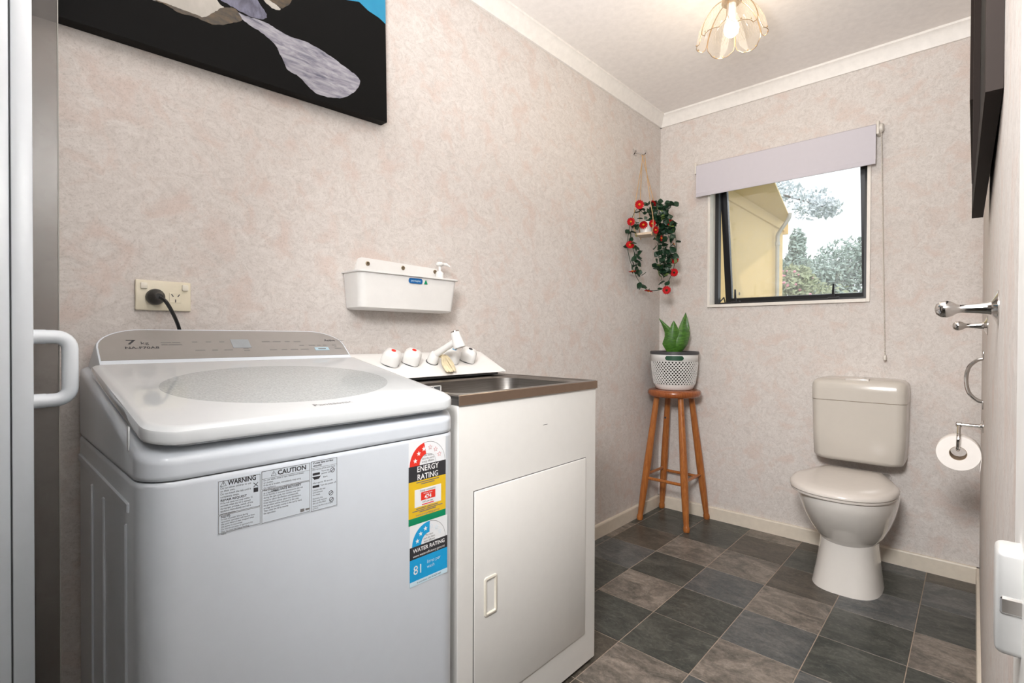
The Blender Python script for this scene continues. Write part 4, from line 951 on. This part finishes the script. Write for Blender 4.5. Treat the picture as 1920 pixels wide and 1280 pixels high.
# ------------------------------------------------------------------ ceiling light
def ceiling_light():
    c = Vector((-.700, 2.00, 0))
    t = thing('ceiling_light', (c.x, c.y, 2.17), 'ceiling lamp of clear petal glass panels with brass edging, bulb lit', 'lamp')
    b = NB(); lathe(b, [(.050, 2.39), (.050, 2.383), (.040, 2.372), (.018, 2.366), (.014, 2.345), (.034, 2.342), (.036, 2.325), (.028, 2.318)], c, seg=28); finish('brass_mount', b, 'brass', t)
    b = NB(); lathe(b, [(.017, 2.32), (.017, 2.268), (.013, 2.262)], c, seg=20); finish('bulb_holder', b, 'plastic_white', t)
    b = NB(); lathe(b, [(.012, 2.264), (.015, 2.256), (.024, 2.243), (.0275, 2.226), (.024, 2.209), (.014, 2.199), (.003, 2.196)], c, seg=24)
    plain('bulb', (1, .90, .74), .4, emit=6); finish('bulb', b, 'bulb', t)
    l = bpy.data.lights.new('bulb_light', 'POINT'); l.energy = 2.5; l.color = (1, .80, .56); l.shadow_soft_size = .032
    lo = bpy.data.objects.new('bulb_light', l); COL.objects.link(lo); lo.location = (c.x, c.y, 2.170)
    for k in range(6):
        th = math.radians(60*k+12); n, mrows = 12, 12
        def S_(u, v):      # u -1..1 across, v 0..1 down
            half = math.radians(29.0)*(1 if v < .80 else math.sqrt(max(0, 1-((v-.80)/.20)**2))*.45+.55)
            r = .030+.086*math.sin(v*math.pi/2*.98)**.9; z = 2.332-.150*(v**1.35)
            a = th+u*half; rr = r*(1+.10*(1-u*u)*v)
            return c+Vector((math.cos(a)*rr, math.sin(a)*rr, z))
        b = NB(); G = [[b.verts.new(S_(-1+2*i/n, j/mrows)) for i in range(n+1)] for j in range(mrows+1)]
        for j in range(mrows):
            for i in range(n): b.faces.new((G[j][i], G[j][i+1], G[j+1][i+1], G[j+1][i]))
        p = finish('petal', b, 'petal_glass', t, 80)
        edge = [S_(-1, j/12) for j in range(13)]+[S_(-1+2*i/12, 1) for i in range(1, 13)]+[S_(1, 1-j/12) for j in range(1, 13)]
        b = NB(); tube(b, edge, .0013, 6); finish('petal_rim', b, 'brass', p)
        b = NB()
        for i in range(-3, 4):
            for s in (-1, 1): tube(b, [S_(max(-.8, min(.8, i*.22+s*(v-.55)*1.0)), v) for v in (.30, .45, .60, .75)], .0007, 4)
        finish('petal_lattice', b, 'petal_glass', p)
        for u in (-.5, .5):
            b = NB(); bmesh.ops.create_icosphere(b, subdivisions=1, radius=.0035, matrix=Matrix.Translation(S_(u*.7, .97))); finish('petal_stud', b, 'brass', p)
ceiling_light()

# ------------------------------------------------------------------ shower door at the left edge
def shower_door():
    x = -1.25
    t = thing('shower_door', (x, -.25, 0), 'white framed shower door with smoked panel and white D-handle at the left edge', 'shower door')
    H = 2.05
    b = NB(); box(b, (x-.016, .0555, 0), (x+.014, .0835, H), .002, 2); st = finish('door_stile', b, 'shower_white', t)
    b = NB(); box(b, (x-.016, .022, 0), (x+.012, .0535, H), .002, 2); finish('frame_post', b, 'shower_white', t)
    b = NB(); box(b, (x-.012, .05, 0), (x+.006, .06, H)); finish('seal', b, 'machine_gap', t, 0)
    b = NB(); box(b, (x-.014, .0835, .0), (x-.010, .1195, H)); finish('smoked_panel', b, 'smoked_glass', t, 0)
    b = NB(); box(b, (x-.015, .1190, 0), (x-.009, .1205, H)); finish('panel_edge', b, 'pipe_grey', t, 0)
    b = NB(); box(b, (x-.016, -.62, 0), (x+.012, .022, .05), .002, 1); box(b, (x-.016, -.62, H-.05), (x+.012, .022, H), .002, 1); box(b, (x-.016, -.66, 0), (x+.012, -.62, H), .002, 1); finish('outer_frame', b, 'shower_white', t, 30)
    b = NB(); box(b, (x-.004, -.62, .05), (x, .022, H-.05)); finish('glass_pane', b, 'smoked_glass', t, 0)
    za, zb, r = .920, 1.037, .0125
    pts = [(x, .083, zb)] + [Vector((x, .134-.022+.022*math.sin(a), zb-.022+.022*math.cos(a))) for a in (math.radians(k*15) for k in range(7))] + \
          [Vector((x, .134-.022+.022*math.cos(a), za+.022-.022*math.sin(a))) for a in (math.radians(k*15) for k in range(7))] + [(x, .083, za)]
    b = NB(); tube(b, pts, r, 20); h = finish('handle', b, 'shower_white', t, 60)
    for z in (za, zb):
        b = NB(); tube(b, [(x, .083, z), (x, .100, z)], r+.0006, 20); finish('handle_sleeve', b, 'shower_white', h)
shower_door()

# ------------------------------------------------------------------ outside the window
def outside():
    b = NB(); box(b, (-14, YF+.12, -.6), (14, 40, -.5)); lw = struct(finish('ground_lawn', b, 'lawn', smooth=0))
    hw = thing('house_wing', (-2.6, 4.1, -.5), 'pale yellow house wing with eave and downpipe outside the window', 'house')
    b = NB(); box(b, (-4.5, YF+.13, -.5), (-1.31, 5.10, 2.10)); finish('wall', b, 'house_yellow', hw, 0)
    b = NB(); prism(b, [(-4.5, YF+.13, 2.10), (-.90, YF+.13, 2.10), (-1.195, 4.82, 2.10), (-1.30, 5.12, 2.10), (-4.5, 5.12, 2.10)], (0, 0, .014)); finish('soffit', b, 'house_trim', hw, 0)
    b = NB(); box(b, (-1.315, YF+.13, 2.02), (-1.295, 5.115, 2.10)); finish('soffit_batten', b, 'house_yellow', hw, 0)
    b = NB(); box(b, (-4.5, 5.10, 1.99), (-1.27, 5.125, 2.114)); finish('barge_board', b, 'house_trim', hw, 0)
    b = NB(); hexa(b, [(-4.5, YF+.13, 2.115), (-1.0, YF+.13, 2.115), (-1.35, 5.1, 2.115), (-4.5, 5.1, 2.115), (-4.5, YF+.13, 3.6), (-3.2, YF+.13, 3.1), (-3.2, 4.4, 3.1), (-4.5, 4.4, 3.6)]); finish('roof', b, 'pipe_grey', hw, 0)
    b = NB(); tube(b, smooth_path([(-1.18, 4.80, 2.11), (-1.19, 4.80, 2.06), (-1.265, 4.80, 1.95), (-1.275, 4.80, 1.88), (-1.275, 4.80, 1.6), (-1.275, 4.80, -.5)], 4), .016, 10)
    for z in (1.86, .6): tube(b, [(-1.275, 4.80, z-.015), (-1.275, 4.80, z+.015)], .020, 10)
    finish('downpipe', b, 'pipe_grey', hw)
    for y, z in ((3.95, 1.37), (4.25, 1.33)):
        b = NB(); lathe(b, [(.012, 0), (.010, .004)], (-1.31, y, z), (1, 0, 0), 10); finish('wall_plug', b, 'bark', hw)
    def tree(name, base, blobs, n, size, mat, label, cat, seed, group=None, blossoms=0):
        rn = random.Random(seed); t = thing(name, base, label, cat, group)
        base = Vector(base); top = Vector(blobs[0][0])
        b = NB(); tube(b, smooth_path([base, base.lerp(top, .5)+Vector((.08, .05, 0)), top], 4), [.09-.007*i for i in range(9)], 8)
        for c, r in blobs[1:]: tube(b, [top, top.lerp(Vector(c), .6)+Vector((0, 0, .03)), c], [.03, .02, .01], 6)
        finish('trunk', b, 'bark', t)
        vs, fs = [], []
        for k in range(n):
            c, r = blobs[rn.randrange(len(blobs))]
            d = Vector((rn.gauss(0, 1), rn.gauss(0, 1), rn.gauss(0, 1))).normalized()*(rn.random()**.45)
            p = Vector(c)+Vector((d.x*r[0], d.y*r[1], d.z*r[2])); s = size*rn.uniform(.6, 1.3)
            u = Vector((rn.gauss(0, 1), rn.gauss(0, 1), rn.gauss(0, 1))).normalized(); v = u.orthogonal().normalized()
            i = len(vs); vs += [p-u*s, p+v*s*.45, p+u*s, p-v*s*.45]; fs.append((i, i+1, i+2, i+3))
        me = bpy.data.meshes.new('crown'); me.from_pydata([tuple(p-base) for p in vs], [], fs); me.materials.append(M[mat])
        o = bpy.data.objects.new('crown', me); COL.objects.link(o); o.location = base; WORLD[o] = base; attach(o, t)
        if blossoms:
            b = NB()
            for k in range(blossoms):
                c, r = blobs[rn.randrange(len(blobs))]; d = Vector((rn.gauss(0, 1), rn.gauss(0, 1)-.8, rn.gauss(0, 1))).normalized()
                p = Vector(c)+Vector((d.x*r[0], d.y*r[1], d.z*r[2]))
                if p.z > c[2]+.15: continue
                bmesh.ops.create_icosphere(b, subdivisions=1, radius=rn.uniform(.010, .020), matrix=Matrix.Translation(p))
            q = finish('blossoms', b, 'blossom', t); q['kind'] = 'stuff'
    tree('flowering_shrub', (-1.60, 7.2, -.5), [((-1.62, 7.2, 1.45), (.36, .45, .42)), ((-1.35, 7.1, 1.25), (.50, .45, .46)), ((-1.72, 7.3, 1.75), (.22, .3, .24)), ((-1.0, 7.2, 1.1), (.6, .5, .5))], 6500, .035, 'foliage_olive', 'camellia shrub with pink blossoms beside the yellow house wing', 'shrub', 1, None, 150)
    tree('garden_tree', (-1.5, 10.4, -.5), [((-1.62, 10.4, 2.25), (.62, .5, .55)), ((-1.15, 10.6, 2.35), (.55, .5, .60)), ((-2.05, 10.3, 2.0), (.5, .5, .45)), ((-.6, 10.6, 2.2), (.6, .5, .6)), ((-1.5, 10.3, 1.6), (1.1, .5, .5))], 9500, .045, 'foliage_grey', 'grey-green leafy garden tree filling the right of the window view', 'tree', 2, 'trees outside the window')
    tree('garden_tree', (-2.12, 9.0, -.5), [((-2.10, 9.0, 2.45), (.13, .14, .36)), ((-2.12, 9.0, 2.15), (.24, .2, .3))], 1500, .045, 'foliage_grey', 'slim conifer-like tree just past the corner of the house wing', 'tree', 3, 'trees outside the window')
    tree('garden_tree', (-4.2, 12.5, -.5), [((-3.7, 12.1, 4.4), (.5, .5, .3)), ((-3.2, 12.1, 4.2), (.5, .5, .28)), ((-2.55, 12.0, 3.85), (.42, .4, .36)), ((-2.25, 12.0, 3.7), (.28, .3, .2)), ((-3.6, 12.2, 4.7), (.9, .6, .4))], 2000, .05, 'foliage_overexposed', 'tall tree whose high branch hangs into the top of the window view', 'tree', 4, 'trees outside the window')
outside()
